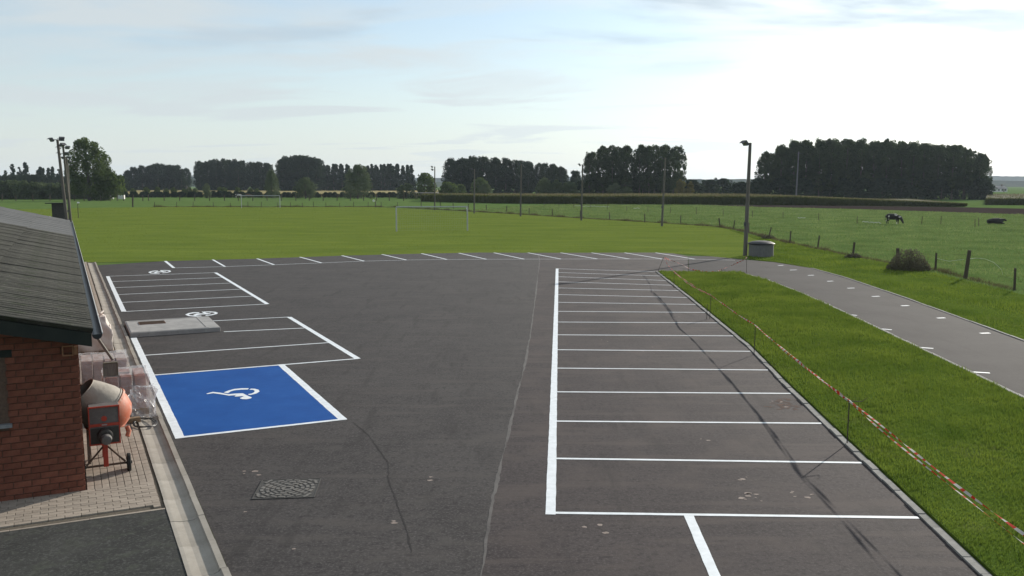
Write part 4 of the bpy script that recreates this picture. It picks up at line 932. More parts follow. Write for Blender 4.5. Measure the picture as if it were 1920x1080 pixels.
fence('end_fence', [(G(x, 388.5).x, G(x, 388.5).y, 0) for x in (290, 331, 362, 400, 432, 465, 490, 520, 545, 567, 588, 611, 637, 663, 690, 715, 746)], 'line of thin posts along the far end of the pitch', 1.05, .06, (.5, .9), seed=5)
fence('far_fence', [(G(x, 376.5).x, G(x, 376.5).y, 0) for x in (4, 30, 62, 94, 140, 158, 189, 207, 220, 232, 250, 268, 279, 308, 337, 365, 393, 421, 447, 474, 501, 528, 555, 580, 606, 632, 657, 682, 706, 730, 757)], 'long line of dark fence posts across the far pasture', 1.75, .12, (.5, .85), seed=6)
big = FP(249, 388, 1.95, .16)
fence('gate_post', [big], 'thick dark wooden post at the far corner of the pitch', 1.9, .16)
fence('middle_fence', [(G(x, y).x, G(x, y).y, 0) for x, y in [(1835, 424), (1828, 426), (1764, 421), (1728, 420), (1607, 419), (1535, 413.5), (1468, 409), (1411, 407), (1356, 404.5), (1306, 401.5), (1257, 400), (1215, 398), (1175, 396), (1139, 393), (1107, 391.5), (1076, 390.5), (1048, 389.5), (1020, 388.5)]], 'row of thin stakes across the pasture past the grazing cow', 1.0, .045, (), seed=8)
# white electric tape on the pasture
def ground_ribbon(pts, w, label, h=.06, seed=1):
    mb = MB(); rr = random.Random(seed); P = [Vector(p) for p in pts]; Q = []
    for i in range(len(P) - 1):
        for k in range(10): Q.append(P[i].lerp(P[i + 1], k / 10))
    Q.append(P[-1])
    Q = [p + Vector((0, 0, h * (.6 + .8 * rr.random()))) for p in Q]
    mb.tube(Q, w, 4); o = mb.build('electric_tape', 'ribbon', None); return tag(o, label, 'fence tape', 'white electric fence tapes on the pasture')
ground_ribbon([G(1617, 417.5), G(1632, 419), G(1652, 420)], .05, 'long white fence tape lying in the grass beside the grazing cow', .14, 1)
ground_ribbon([G(1496, 410.5), G(1510, 410.5)], .05, 'short white fence tape lying in the pasture grass', .14, 2)
ground_ribbon([G(1077, 387.5), G(1108, 388.5), G(1142, 390)], .035, 'white fence tape lying near the maize field edge', .2, 3)
ground_ribbon([G(1188, 392.0), G(1199, 392.5)], .04, 'short scrap of white fence tape near the maize', .2, 4)
ft = MB().tube([G(1754, 505) + Vector((0, 0, .62)), G(1778, 509) + Vector((0, 0, .56)), G(1806, 517) + Vector((0, 0, .86))], .009, 4).build('electric_tape', 'ribbon', None); tag(ft, 'white fence tape strung between two pasture fence posts', 'fence tape')
ft = MB().tube([G(1812, 518) + Vector((0, 0, .90)), G(1828, 516) + Vector((0, 0, .9)), G(1845, 516) + Vector((0, 0, .86)), G(1862, 517) + Vector((0, 0, .70)), G(1877, 518) + Vector((0, 0, .35)), G(1880, 516) + Vector((0, 0, .02))], .009, 4).build('electric_tape', 'ribbon', None); tag(ft, 'loose white fence tape curling from the thick leaning post', 'fence tape')
sg_ = empty('marker_sign', G(704, 388.6), 0, label='post with a small round white disc at the pitch end', cat='sign')
MB().tube([(0, 0, 0), (0, 0, 1.2)], .09, 8).build('post', 'post_wood', sg_); MB().lathe([(0, 0), (.24, 0), (.24, .05), (0, .05)], 20, (0, -1, 0), (-.35, 0, 1.36)).build('disc', 'house_white', sg_); MB().tube([(0, 0, 1.15), (-.35, 0, 1.36)], .03, 6).build('arm', 'alu', sg_)

# ------------------------------------------------------------------ cattle
def skin_body(name, chain, edges, m, parent=None, sub=2):
    me = bpy.data.meshes.new(name); me.from_pydata([c[:3] for c in chain], edges, []); o = link(name, me, parent)
    o.modifiers.new('skin', 'SKIN'); me.skin_vertices[0].data[0].use_root = True
    for i, c in enumerate(chain): me.skin_vertices[0].data[i].radius = (c[3], c[4] if len(c) > 4 else c[3])
    sd = o.modifiers.new('sub', 'SUBSURF'); sd.levels = sub; sd.render_levels = sub
    me.materials.append(M[m]); return o
def cow(p, yaw, m, label, group=None, lying=False, graze=True, s=1.0):
    if lying:
        ch = [(0, 0, .42, .34, .36), (-.55, 0, .40, .36, .36), (-.95, 0, .34, .26, .28), (.5, 0, .44, .30, .36), (.82, .05, .50, .19, .22), (1.02, .10, .56, .14, .15), (1.20, .14, .46, .11, .12), (1.34, .16, .38, .08, .085),
              (.55, .26, .14, .13), (.95, .32, .09, .07), (.70, .34, .07, .06), (.55, -.26, .14, .13), (.95, -.30, .09, .07), (-.75, .38, .18, .17), (-.35, .46, .10, .09), (-.62, .5, .07, .06), (-.95, -.1, .30, .05), (-1.05, -.25, .12, .025)]
        ed = [(0, 1), (1, 2), (0, 3), (3, 4), (4, 5), (5, 6), (6, 7), (3, 8), (8, 9), (9, 10), (3, 11), (11, 12), (1, 13), (13, 14), (14, 15), (2, 16), (16, 17)]
    else:
        hd = [(.95, 0, .98, .18, .24), (1.18, 0, .62, .13, .18), (1.34, 0, .34, .12, .13), (1.44, 0, .14, .08, .085)] if graze else [(.95, 0, 1.18, .19, .24), (1.25, 0, 1.36, .14, .17), (1.5, 0, 1.36, .12, .13), (1.72, 0, 1.24, .085, .09)]
        ch = [(0, 0, .96, .42, .44), (-.5, 0, 1.0, .40, .42), (-.82, 0, 1.05, .30, .34), (.55, 0, .98, .36, .44)] + hd
        ed = [(0, 1), (1, 2), (0, 3), (3, 4), (4, 5), (5, 6), (6, 7)]
        for sx, top, par in ((.62, .72, 3), (-.72, .80, 2)):
            for sy in (-1, 1):
                k = len(ch)
                if sx > 0: ch += [(sx, sy * .18, top - .05, .13), (sx + .01, sy * .18, .42, .072), (sx - .01, sy * .18, .20, .055), (sx + .02, sy * .18, .04, .062)]
                else: ch += [(sx + .08, sy * .18, top, .17), (sx + .10, sy * .19, .56, .10), (sx - .10, sy * .18, .44, .07), (sx - .03, sy * .18, .20, .052), (sx + .0, sy * .18, .04, .062)]
                ed += [(par, k)] + [(j, j + 1) for j in range(k, len(ch) - 1)]
        k = len(ch); ch += [(-1.02, 0, 1.12, .05), (-1.08, 0, .75, .028), (-1.07, 0, .42, .045)]; ed += [(2, k), (k, k + 1), (k + 1, k + 2)]
        k = len(ch); ch += [(-.42, 0, .66, .17, .15)]; ed += [(1, k)]
    o = empty('cow', p, yaw, label=label, cat='cow', group=group); o.scale = (s, s, s)
    body = skin_body('body', ch, ed, m, o)
    hx = ch[5] if not lying else ch[5]
    e = MB()
    for sy in (-1, 1): e.tube([(hx[0], hx[1] + sy * .10, hx[2] + .06), (hx[0] - .02, hx[1] + sy * .22, hx[2] + .07), (hx[0] - .02, hx[1] + sy * .30, hx[2] + .03)], [.03, .055, .012], 6)
    e.build('ear', m, o, smooth=True)
    return o
cow(G(1674, 420.5), R(-52), 'cow_black', 'black and white cow grazing in the pasture', s=.92)
cow(G(1867, 420.0), R(-8), 'cow_dark', 'black cow lying down in the pasture', lying=True, s=.95)
mat('cow_brown', (.09, .055, .035), (.13, .08, .05), scale=6, rough=.85)
gc = 'distant cattle beyond the far fence'
for x, y, m_, yw, lb_ in [(322, 369.3, 'cow_brown', .2, 'small distant brown cow, one of a grazing pair'), (340, 369.8, 'cow_brown', 2.9, 'small distant brown cow, one of a grazing pair'), (390, 370, 'cow_pied', 1.2, 'small distant pied cow beside the round shrub'), (427, 370, 'cow_pied', .1, 'pale pied cow far off, seen left through the goal'), (447, 371, 'cow_pied', .0, 'black and white cow far off by the goal post'), (466, 371.2, 'cow_brown', .3, 'brown cow far off behind the distant goal')]:
    cow(G(x, y), yw, m_, lb_, gc, s=1.0)

# ------------------------------------------------------------------ trees
def crown(seed, H, Rr, base, shape, leaf, n, mname, clumps=70, droop=0.0, tight=.30, name='crown'):
    rg = np.random.default_rng(seed); hs = H - base
    def prof(t):
        if shape == 'poplar': return (np.clip(np.sin(np.pi * np.clip(t * .86 + .10, 0, 1)), 0, 1) ** .55)
        if shape == 'column': return np.clip(np.sin(np.pi * np.clip(t * .85 + .12, 0, 1)), 0, 1) ** .8
        if shape == 'cone': return np.clip(1.02 - t, 0.05, 1) ** .7 * np.minimum(1, t * 6 + .5)
        if shape == 'dome': return np.sqrt(np.clip(1 - (np.clip(t, 0, 1) * 1.02 - .30) ** 2 / .52, 0.02, 1))
        return np.sqrt(np.clip(1 - (2 * t - 1) ** 2, .02, 1))
    t = rg.beta(1.15, 1.1, clumps); t[:8] = np.linspace(.55, .985, 8); an = rg.uniform(0, 2 * np.pi, clumps); rr = Rr * prof(t) * np.sqrt(rg.uniform(.12, 1, clumps)) * .86
    t0 = rg.uniform(.9, 1.08, clumps)
    cx, cy, cz = rr * np.cos(an), rr * np.sin(an), base + hs * t * .95
    cr = Rr * tight * rg.uniform(.6, 1.35, clumps) * (.55 + .45 * prof(t))
    idx = rg.integers(0, clumps, n); d = rg.normal(size=(n, 3)); d /= np.linalg.norm(d, axis=1)[:, None]; q = cr[idx] * rg.uniform(.35, 1.0, n) ** .6
    c = np.stack([cx[idx], cy[idx], cz[idx]], 1) + d * q[:, None] * np.array([1, 1, 1.15 if shape in ('poplar', 'column') else .85])
    c[:, 2] -= droop * (np.hypot(c[:, 0], c[:, 1]) / Rr) ** 2 * H * rg.uniform(0, 1, n)
    c[:, 2] = np.clip(c[:, 2], .15, H * 1.02)
    a = rg.normal(size=(n, 3)); a /= np.linalg.norm(a, axis=1)[:, None]; b = np.cross(a, rg.normal(size=(n, 3))); b /= np.linalg.norm(b, axis=1)[:, None]
    s = leaf * rg.uniform(.6, 1.3, n)[:, None]
    v = np.stack([c - a * s * .6, c + b * s * .38, c + a * s * .6, c - b * s * .38], 1)
    tone = np.clip(.5 + .35 * rg.normal(size=n) * .5 + rg.uniform(-.45, .45, clumps)[idx], 0, 1)
    return fast_mesh(name, v.reshape(-1, 3), 4, mname, tone), list(zip(cx, cy, cz))
def trunk(seed, H, r, base, cl, limbs=9):
    rr = random.Random(seed); mb = MB(); bend = rr.uniform(-.02, .02) * H
    pts = [(0, 0, -.1), (bend * .2, 0, H * .25), (bend * .6, bend * .3, H * .55), (bend, bend * .4, H * .86)]
    mb.tube(pts, [r * 1.25, r, r * .6, r * .15], 7)
    ch = rr.sample(cl, min(limbs, len(cl)))
    for c in ch:
        z = max(base * .7, c[2] - .18 * H); k = z / (H * .86); k = min(k, .95)
        p = Vector((bend * k, bend * .35 * k, z)); q = Vector(c); mb.tube([p, p.lerp(q, .5) + Vector((0, 0, .03 * H)), q], [r * .35 * (1.1 - k), r * .2, r * .06], 5)
    me = mb.mesh('trunk', 'bark'); return me
PROTO = {}
def proto(kind, variants):
    out = []
    for s in range(variants):
        sd = hash(kind) % 1000 if False else sum(map(ord, kind)) * 7 + s
        if kind == 'poplar': H, r, b, sh, lf, n, mm, cl, tr, dr, tg = 20 + s * .5, 4.5, 3.4, 'poplar', .44, 8500, 'leaf_poplar', 150, .28, 0, .20
        elif kind == 'dark': H, r, b, sh, lf, n, mm, cl, tr, dr, tg = 22, 5.4, 1.2, 'poplar', .62, 6500, 'leaf_dark', 130, .3, 0, .28
        elif kind == 'spire': H, r, b, sh, lf, n, mm, cl, tr, dr, tg = 19, 3.2, .6, 'cone', .62, 4200, 'leaf_dark', 60, .25, 0, .34
        elif kind == 'lombardy': H, r, b, sh, lf, n, mm, cl, tr, dr, tg = 17, 1.5, .8, 'column', .6, 1500, 'leaf_dark', 45, .25, 0, .5
        elif kind == 'big': H, r, b, sh, lf, n, mm, cl, tr, dr, tg = 17.5, 6.4, 1.2, 'poplar', .42, 14000, 'leaf_green', 190, .4, .03, .19
        elif kind == 'willow': H, r, b, sh, lf, n, mm, cl, tr, dr, tg = 10, 5.2, .6, 'dome', .34, 9000, 'leaf_willow', 120, .3, .10, .22
        elif kind == 'round': H, r, b, sh, lf, n, mm, cl, tr, dr, tg = 6.4, 3.9, .5, 'dome', .32, 6000, 'leaf_willow', 90, .25, .05, .24
        elif kind == 'bush': H, r, b, sh, lf, n, mm, cl, tr, dr, tg = 4.2, 2.6, .2, 'dome', .34, 2600, 'leaf_green', 50, .12, .05, .32
        elif kind == 'greybush': H, r, b, sh, lf, n, mm, cl, tr, dr, tg = 4.2, 2.6, .2, 'dome', .34, 2600, 'leaf_willow', 50, .12, .05, .32
        elif kind == 'yellow': H, r, b, sh, lf, n, mm, cl, tr, dr, tg = 7, 3.2, .4, 'dome', .4, 3200, 'leaf_yellow', 60, .15, .05, .3
        elif kind == 'darkbush': H, r, b, sh, lf, n, mm, cl, tr, dr, tg = 5, 3.6, .1, 'dome', .5, 2600, 'leaf_dark', 50, .15, .03, .34
        cm_, cl_ = crown(sd, H, r, b, sh, lf, n, mm, cl, dr, tg); out.append((trunk(sd, H, tr, b, cl_), cm_, H))
    PROTO[kind] = out
for k_, n_ in (('poplar', 6), ('dark', 4), ('spire', 4), ('lombardy', 3), ('big', 1), ('willow', 2), ('round', 1), ('bush', 3), ('greybush', 2), ('yellow', 1), ('darkbush', 3)): proto(k_, n_)
rt = random.Random(77)
def tree(kind, x, y, h, label, group=None, name='tree', wide=1.0, cat='tree'):
    tm, cm_, H = rt.choice(PROTO[kind]); s = h / H
    o = empty(name, (x, y, -.03), rt.uniform(0, 6.28), label=label, cat=cat, group=group); o.scale = (s * wide, s * wide, s)
    link('trunk', tm, o); link('crown', cm_, o); return o
def at(px, y): return (px - 960) / F * (y * math.cos(TH) + CAMH * math.sin(TH))     # sideways place of a pixel column at distance y
def topz(py, y): return CAMH + (HZ - py) / F * y
def grove(kind, cols, rows, label, group, name, wide=1.0, jy=2.0, var=.05):
    """cols: (pixel column, treetop pixel row) of the front outline; rows: distances"""
    for ri, y in enumerate(rows):
        for (px, py) in cols:
            yy = y + rt.uniform(-jy, jy); off = rt.uniform(-4, 4) + (7 if ri % 2 else 0)
            h = topz(py, yy) * (1 - rt.uniform(0, var)) * (1.0 if ri == 0 else .985)
            tree(kind, at(px + off, yy), yy, h, label, group, name, wide)
def interp(outl, step):
    out = []; x = outl[0][0]
    while x <= outl[-1][0]:
        for (x0, y0), (x1, y1) in zip(outl, outl[1:]):
            if x0 <= x <= x1: out.append((x, y0 + (y1 - y0) * (x - x0) / max(1e-6, x1 - x0))); break
        x += step
    return out
grove('poplar', interp([(1434, 282), (1465, 266), (1500, 257), (1560, 258), (1640, 258), (1720, 262), (1790, 268), (1828, 279), (1846, 296)], 25), [282, 292, 303], 'tall dense poplar in the long grove behind the ploughed strip', 'poplars of the long grove behind the ploughed strip', 'poplar_tree', wide=.95)
grove('darkbush', [(x, 335) for x in range(1425, 1850, 38)], [281], 'dark shrub filling the foot of the long poplar grove', 'shrubs under the long poplar grove', 'shrub', wide=1.0)
grove('poplar', interp([(1103, 282), (1125, 272), (1165, 267), (1210, 267), (1255, 269), (1285, 274)], 23), [292, 303], 'tall poplar in the grove with gaps between trunks behind the maize', 'poplars of the grove behind the maize', 'poplar_tree', wide=.85)
grove('darkbush', [(x, 338) for x in range(1095, 1300, 34)], [306], 'dark shrub under the poplars behind the maize', 'shrubs under the poplars behind the maize', 'shrub')
grove('dark', interp([(842, 296), (870, 291), (910, 292), (950, 296), (990, 300), (1040, 308), (1075, 318)], 21), [372, 384], 'dark broad tree of the rounded wood left of the poplar groves', 'trees of the rounded wood', 'broad_tree', wide=.95, jy=3)
grove('spire', interp([(612, 306), (640, 304), (668, 310), (700, 306), (745, 304), (772, 308)], 15), [505, 520, 535], 'dark pointed tree of the spiky wood behind the willow', 'trees of the spiky wood', 'pointed_tree', wide=1.15, jy=4, var=.08)
grove('dark', interp([(526, 296), (545, 290), (570, 289), (592, 296)], 13), [492, 506], 'dark tree of the domed clump rising above the wood', 'trees of the domed clump', 'broad_tree', jy=3, var=.03)
grove('dark', interp([(372, 300), (420, 296), (470, 300), (515, 304)], 16), [520, 534], 'dark tree of the straight wood behind the yellow field', 'trees of the straight wood', 'broad_tree', wide=.9, jy=4, var=.06)
grove('dark', interp([(240, 318), (265, 308), (300, 306), (335, 308), (352, 318)], 15), [545, 560], 'dark tree of the low oval wood beside the large green tree', 'trees of the low oval wood', 'broad_tree', wide=1.0, jy=4, var=.05)
for px, py in [(8, 318), (22, 306), (28, 312), (42, 303), (50, 308), (62, 318), (68, 312), (78, 314), (84, 312), (96, 314), (102, 316), (112, 312)]:
    tree('lombardy', at(px, 470), 470 + rt.uniform(-6, 6), topz(py, 470), 'slender poplar spire in the far row behind the light poles', 'slender poplars in the far row', 'slender_poplar', wide=1.25)
grove('dark', interp([(-40, 330), (0, 326), (60, 326), (130, 328), (240, 330)], 17), [440, 455], 'dark tree of the far wood below the slender poplars', 'trees of the far wood behind the light poles', 'broad_tree', wide=1.1)
grove('greybush', interp([(-20, 340), (30, 338), (80, 342), (130, 344), (200, 348)], 13), [288], 'grey green hedge shrub behind the dugout', 'hedge shrubs behind the dugout', 'hedge_shrub', wide=1.1)
o = tree('big', at(168, 262), 262, topz(258, 262), 'large bushy green tree beside the light poles', None, 'broad_tree', wide=.98)
tree('bush', at(205, 266), 266, topz(318, 266), 'shorter green tree leaning on the large bushy tree', None, 'broad_tree', wide=.9)
tree('willow', at(671, 300), 300, topz(308, 300), 'large rounded pale willow standing alone in the pasture', None, 'willow_tree', wide=.92)
tree('round', at(573, 300), 300, topz(333, 300), 'low ball shaped tree in the pasture beside the willow', None, 'round_tree', wide=.95)
tree('willow', at(510, 310), 310, topz(318, 310), 'upright green tree left of the ball shaped tree', None, 'upright_tree', wide=.55)
tree('round', at(388, 306), 306, topz(344, 306), 'small grey round shrub standing among the distant cows', None, 'shrub', wide=.55)
gb = 'bushes along the pasture edge'
for px, py, y, k_, w_, lb_ in [(762, 344, 300, 'greybush', 1.1, 'grey green bush below the spiky wood, left of the pair'), (796, 326, 305, 'bush', .8, 'taller green bush beside the flat roofed shelter'), (838, 342, 300, 'bush', 1.2, 'light green bush behind the floodlight pole'), (862, 346, 310, 'bush', 1.0, 'low green bush beside the light green one'), (900, 334, 330, 'bush', .9, 'upright green bush behind the grey round bush'), (910, 344, 262, 'round', .8, 'grey round bush standing in front of the maize'), (1020, 334, 285, 'greybush', .7, 'tall grey bush behind the maize at the rounded wood'), (1044, 338, 285, 'greybush', .7, 'second tall grey bush behind the maize at the rounded wood'), (1069, 341, 283, 'greybush', .9, 'rounded grey bush behind the maize before the poplars'), (1152, 344, 280, 'greybush', .9, 'pale round bush under the poplars, bigger of two'), (1174, 350, 280, 'greybush', .9, 'pale round bush under the poplars, smaller of two'), (1275, 336, 284, 'yellow', .7, 'yellowing bush at the end of the poplar grove'), (1294, 340, 284, 'yellow', .55, 'olive bush next to the yellowing one'), (1330, 338, 330, 'darkbush', 1.0, 'dark bush right of the yellowing bush'), (1355, 336, 340, 'darkbush', 1.0, 'dark bush below the distant hills'), (1388, 342, 320, 'darkbush', 1.1, 'dark bush at the foot of the long grove')]:
    tree(k_, at(px, y), y, topz(py, y), lb_, gb, 'bush', w_, 'bush')
grove('dark', [(1322, 336), (1345, 333), (1372, 337), (1398, 338), (1415, 340)], [760], 'hazy distant tree between the two poplar groves', 'hazy trees between the groves', 'broad_tree')
grove('darkbush', interp([(400, 358), (560, 360), (760, 360)], 11), [322], 'low dark hedge bush below the yellow field', 'hedge below the yellow field', 'hedge_shrub', wide=1.0)
grove('darkbush', interp([(225, 359), (380, 359)], 10), [326], 'low dark hedge bush before the yellow field by the cows', 'hedge by the distant cows', 'hedge_shrub', wide=1.0)
for px in (232, 250, 275, 296, 312, 327, 345, 355, 366, 412, 420, 446, 470, 482):
    tree('bush', at(px, 330), 330, topz(352 + rt.uniform(-2, 2), 330), 'small young tree in the hedge before the yellow field', 'young trees before the yellow field', 'young_tree', wide=.7)

# scrub on the pasture fence
def scrub(p, w, h, n, seed, label):
    rg = np.random.default_rng(seed); o = empty('scrub_bush', p, 0, label=label, cat='bush')
    st = MB(); rr = random.Random(seed)
    for k in range(46):
        a = rr.uniform(0, 6.28); r = rr.uniform(0, w * .5); q = Vector((math.cos(a) * r, math.sin(a) * r * .7, 0)); t = q * rr.uniform(1.1, 1.6) + Vector((0, 0, h * rr.uniform(.5, 1.05))); st.tube([q, q.lerp(t, .5) + Vector((rr.uniform(-.05, .05), rr.uniform(-.05, .05), .04)), t], [.006, .005, .003], 3)
    st.build('stem', 'bark', o)
    a = rg.uniform(0, 6.28, n); r = np.sqrt(rg.random(n)) * w * .62; z = h * rg.random(n) * np.clip(1.15 - (r / (w * .62)) ** 2, .15, 1)
    c = np.stack([np.cos(a) * r, np.sin(a) * r * .7, z], 1); a1 = rg.normal(size=(n, 3)); a1[:, 2] += .6; a1 /= np.linalg.norm(a1, axis=1)[:, None]; b1 = np.cross(a1, rg.normal(size=(n, 3))); b1 /= np.linalg.norm(b1, axis=1)[:, None]
    s = .07 * rg.uniform(.5, 1.4, n)[:, None]; v = np.stack([c - a1 * s, c + b1 * s * .3, c + a1 * s, c - b1 * s * .3], 1)
    link('foliage', fast_mesh('foliage', v.reshape(-1, 3), 4, 'leaf_scrub', rg.random(n)), o); return o
scrub(G(1703, 506), 1.9, 1.15, 3600, 3, 'brown thorny scrub growing round a pasture fence post')
scrub(G(1440, 447.5), 1.0, .38, 500, 4, 'small brown scrub tuft at the leaning fence post')
scrub(G(1600, 483), .9, .30, 450, 6, 'low brown tuft at the foot of a weathered fence post')

# ------------------------------------------------------------------ fields, hills and far buildings
def block(name, poly, h, m, label, cat, kind='structure'):
    mb = MB(); mb.prism([(p[0], p[1]) for p in poly], -.02, h); return tag(mb.build(name, m, None), label, cat, kind=kind)
sheet('ploughed_field', [(p.x, p.y) for p in [G(1300, 383.5), G(1400, 387.5), G(1600, 391.5), G(1920, 402), G(2300, 412), G(2300, 399), G(1920, 391), G(1800, 388.2), G(1500, 384.6)]], -.018, 'soil', 'brown ploughed strip of field before the long poplar grove', 'field')
def maize(name, front, back, h, label, seed, n=26000, tass=.35, taper=None):
    """front/back: ground polylines; a dense crop with leaves and pale tassels"""
    rg = np.random.default_rng(seed); poly = [(p[0], p[1]) for p in list(front) + list(back)[::-1]]
    o = tag(link(name, None), label, 'crop', kind='stuff'); me = MB(); ins = .5
    cx = sum(p[0] for p in poly) / len(poly); cy = sum(p[1] for p in poly) / len(poly)
    core = [(p[0], p[1]) for p in [Vector((f[0], f[1] + ins, 0)) for f in front] + list(back)[::-1]]
    bpy.data.objects.remove(o)
    mb = MB(); mb.prism(core, -.02, h * .80); o = mb.build(name, 'maize_core', None); tag(o, label, 'crop', kind='stuff')
    x, y = scatter(poly, n, seed); t = rg.random(len(x)); yb = rg.random(n)
    fx = []; fy = []
    F_ = [Vector((p[0], p[1], 0)) for p in front]; seg = [(F_[i + 1] - F_[i]).length for i in range(len(F_) - 1)]; tot = sum(seg)
    for k in range(n // 2):
        d = rg.random() * tot; i = 0
        while i < len(seg) - 1 and d > seg[i]: d -= seg[i]; i += 1
        p = F_[i].lerp(F_[i + 1], d / seg[i]); fx.append(p.x + rg.normal() * .15); fy.append(p.y + rg.uniform(-.15, .7))
    zx = np.concatenate([x, np.array(fx)]); zy = np.concatenate([y, np.array(fy)]); k = len(zx)
    z0 = np.concatenate([np.full(len(x), h * .55), rg.uniform(0, .75, len(fx)) * h]); hh = np.minimum(h * 1.05 - z0, h * .5) * rg.uniform(.5, 1.08, k); w = rg.uniform(.12, .34, k)
    an = rg.uniform(0, 6.28, k); la = rg.uniform(0, 6.28, k); ll = rg.uniform(.05, .35, k)
    v = np.empty((k, 3, 3)); v[:, 0] = np.stack([zx - np.cos(an) * w / 2, zy - np.sin(an) * w / 2, z0], 1); v[:, 1] = np.stack([zx + np.cos(an) * w / 2, zy + np.sin(an) * w / 2, z0], 1); v[:, 2] = np.stack([zx + np.cos(la) * ll, zy + np.sin(la) * ll, z0 + hh], 1)
    link('leaves', fast_mesh('leaves', v.reshape(-1, 3), 3, 'leaf_maize', rg.random(k)), o)
    x, y = scatter(poly, int(n * tass), seed + 1); v, tn = blades(x, y, h * .22, .16, seed + 2, z0=h * .88, lean=.3); link('tassels', fast_mesh('tassels', v, 3, 'leaf_tassel', tn), o)
    if taper:
        for q in [o] + list(o.children):
            for vv in q.data.vertices:
                if vv.co.x > taper[0]: vv.co.z *= 1 - (1 - taper[2]) * min(1, (vv.co.x - taper[0]) / (taper[1] - taper[0]))
    return o
mf = [G(790, 377.5), G(880, 380), G(960, 381.5), G(1100, 382.6), G(1250, 383), G(1400, 383.6), G(1500, 384.5), G(1600, 385.5), G(1700, 386.5), G(1780, 387.5), G(1812, 387.3)]
mbk = [Vector((at(x, 266), 266, 0)) for x in (795, 880, 960, 1100, 1250, 1400, 1500, 1560, 1620, 1670, 1700)]
maize('maize_field', mf, mbk, 2.05, 'wide strip of green maize in front of the poplar groves', 5, 52000, taper=(at(1500, 205), at(1812, 195), .35))
mf = [G(1850, 384), G(1920, 384.5), G(2050, 386)]; mbk = [G(1850, 371), G(1950, 371), G(2050, 371)]
maize('maize_field', mf, mbk, 1.6, 'smaller green maize plot at the end of the long grove', 9, 9000)
wf_ = [(-180, 345), (-60, 340), (-30, 345), (-32, 480), (-60, 640), (-330, 640), (-230, 400)]
block('grain_field', wf_, 1.15, 'wheat', 'yellow grain field behind the hedge and the distant cows', 'field', 'structure')
def hills(name, y, seed, amp, base, label, x0=-2600, x1=2600):
    rr = random.Random(seed); xs = np.arange(x0, x1, 12.0); ph = [(rr.uniform(.0015, .006), rr.uniform(0, 6)) for _ in range(4)] + [(rr.uniform(.03, .3), rr.uniform(0, 6)) for _ in range(6)]
    hgt = base + amp * sum(math.sin(1) * 0 + np.sin(xs * f + p) * (.5 if f < .02 else .07) for f, p in ph) / 2 + np.array([rr.uniform(-.06, .06) for _ in xs]) * amp
    v = []; n = len(xs)
    for yy, k in ((y, 0), (y + 60, 1), (y + 700, 1.0)): v += [(x, yy + 30 * math.sin(x * .01 + k), -.5 if k == 0 else max(.5, h)) for x, h in zip(xs, hgt)]
    fs = [(r * n + i, r * n + i + 1, (r + 1) * n + i + 1, (r + 1) * n + i) for r in range(2) for i in range(n - 1)]
    me = bpy.data.meshes.new(name); me.from_pydata(v, [], fs); me.materials.append(M['hill']); return tag(link(name, me), label, 'hills', kind='structure')
hills('hills', 1500, 5, 5, 11, 'low wooded hills along the horizon')
hills('hills', 2900, 9, 12, 26, 'hazy far ridge on the horizon')
def house(p, yaw, w, d, h, rh, mw, mr, label, name='house', door=True):
    o = empty(name, p, yaw, label=label, cat='house')
    mb = MB(); mb.box((0, 0, h / 2), (w, d, h)); wl = mb.build('wall', mw, o)
    gb_ = MB(); gb_.add([(-w / 2, -d / 2, h), (w / 2, -d / 2, h), (-w / 2, d / 2, h), (w / 2, d / 2, h), (-w / 2, 0, h + rh), (w / 2, 0, h + rh)], [(0, 2, 4)]); gb_.build('gable', mw, o); gb_ = MB(); gb_.add([(w / 2, -d / 2, h), (w / 2, d / 2, h), (w / 2, 0, h + rh)], [(0, 2, 1)]); gb_.build('gable', mw, o)
    rf = MB(); e = .35; 
    for s in (-1, 1):
        a = Vector((0, s * (d / 2 + e), h - e * rh / (d / 2))); b = Vector((0, 0, h + rh)); nn = Vector((0, s * rh, d / 2)).normalized() * .12
        pts = [a, b, b + nn, a + nn]; rf.add([(x, q.y, q.z) for x in (-w / 2 - e, w / 2 + e) for q in pts], [(0, 1, 2, 3), (7, 6, 5, 4), (0, 4, 5, 1), (1, 5, 6, 2), (2, 6, 7, 3), (3, 7, 4, 0)])
    r_ = rf.build('roof', mr, o); MB().box((w * .28, 0, h + rh + .3), (.7, .7, 1.4)).build('chimney', 'tile_roof', r_)
    for x in np.linspace(-w / 2 + 1.3, w / 2 - 1.3, 3): MB().box((x, -d / 2 - .01, h * .58), (1.1, .06, 1.2)).build('window', 'glass', o)
    if door: MB().box((.0 + w * .16, -d / 2 - .01, 1.0), (1, .06, 2)).build('door', 'tile_roof', o)
    return o
house(Vector((at(1872, 560), 560, 0)), .25, 7.5, 6, 1.9, 1.6, 'house_white', 'barn_roof', 'small pale house with bright roof at the foot of the hills')
house(Vector((at(338, 553), 553, 0)), -.5, 7, 6, 2.4, 3.2, 'barn_wall', 'barn_roof', 'grey farmhouse roof showing among the trees of the oval wood')
sh = empty('field_shelter', Vector((at(800, 282), 282, 0)), 0, label='low flat roofed wooden shelter beside the maize field', cat='shelter')
MB().box((0, 0, 2.05), (7.2, 4.5, .16)).build('roof', 'barn_roof', sh); MB().box((.6, 1.8, 1.0), (5.4, .1, 1.95)).build('back_wall', 'barn_wall', sh)
for sx in (-3.2, 0, 3.2):
    for sy in (-2, 1.9): MB().box((sx, sy, .98), (.16, .16, 1.96)).build('post', 'post_wood', sh)
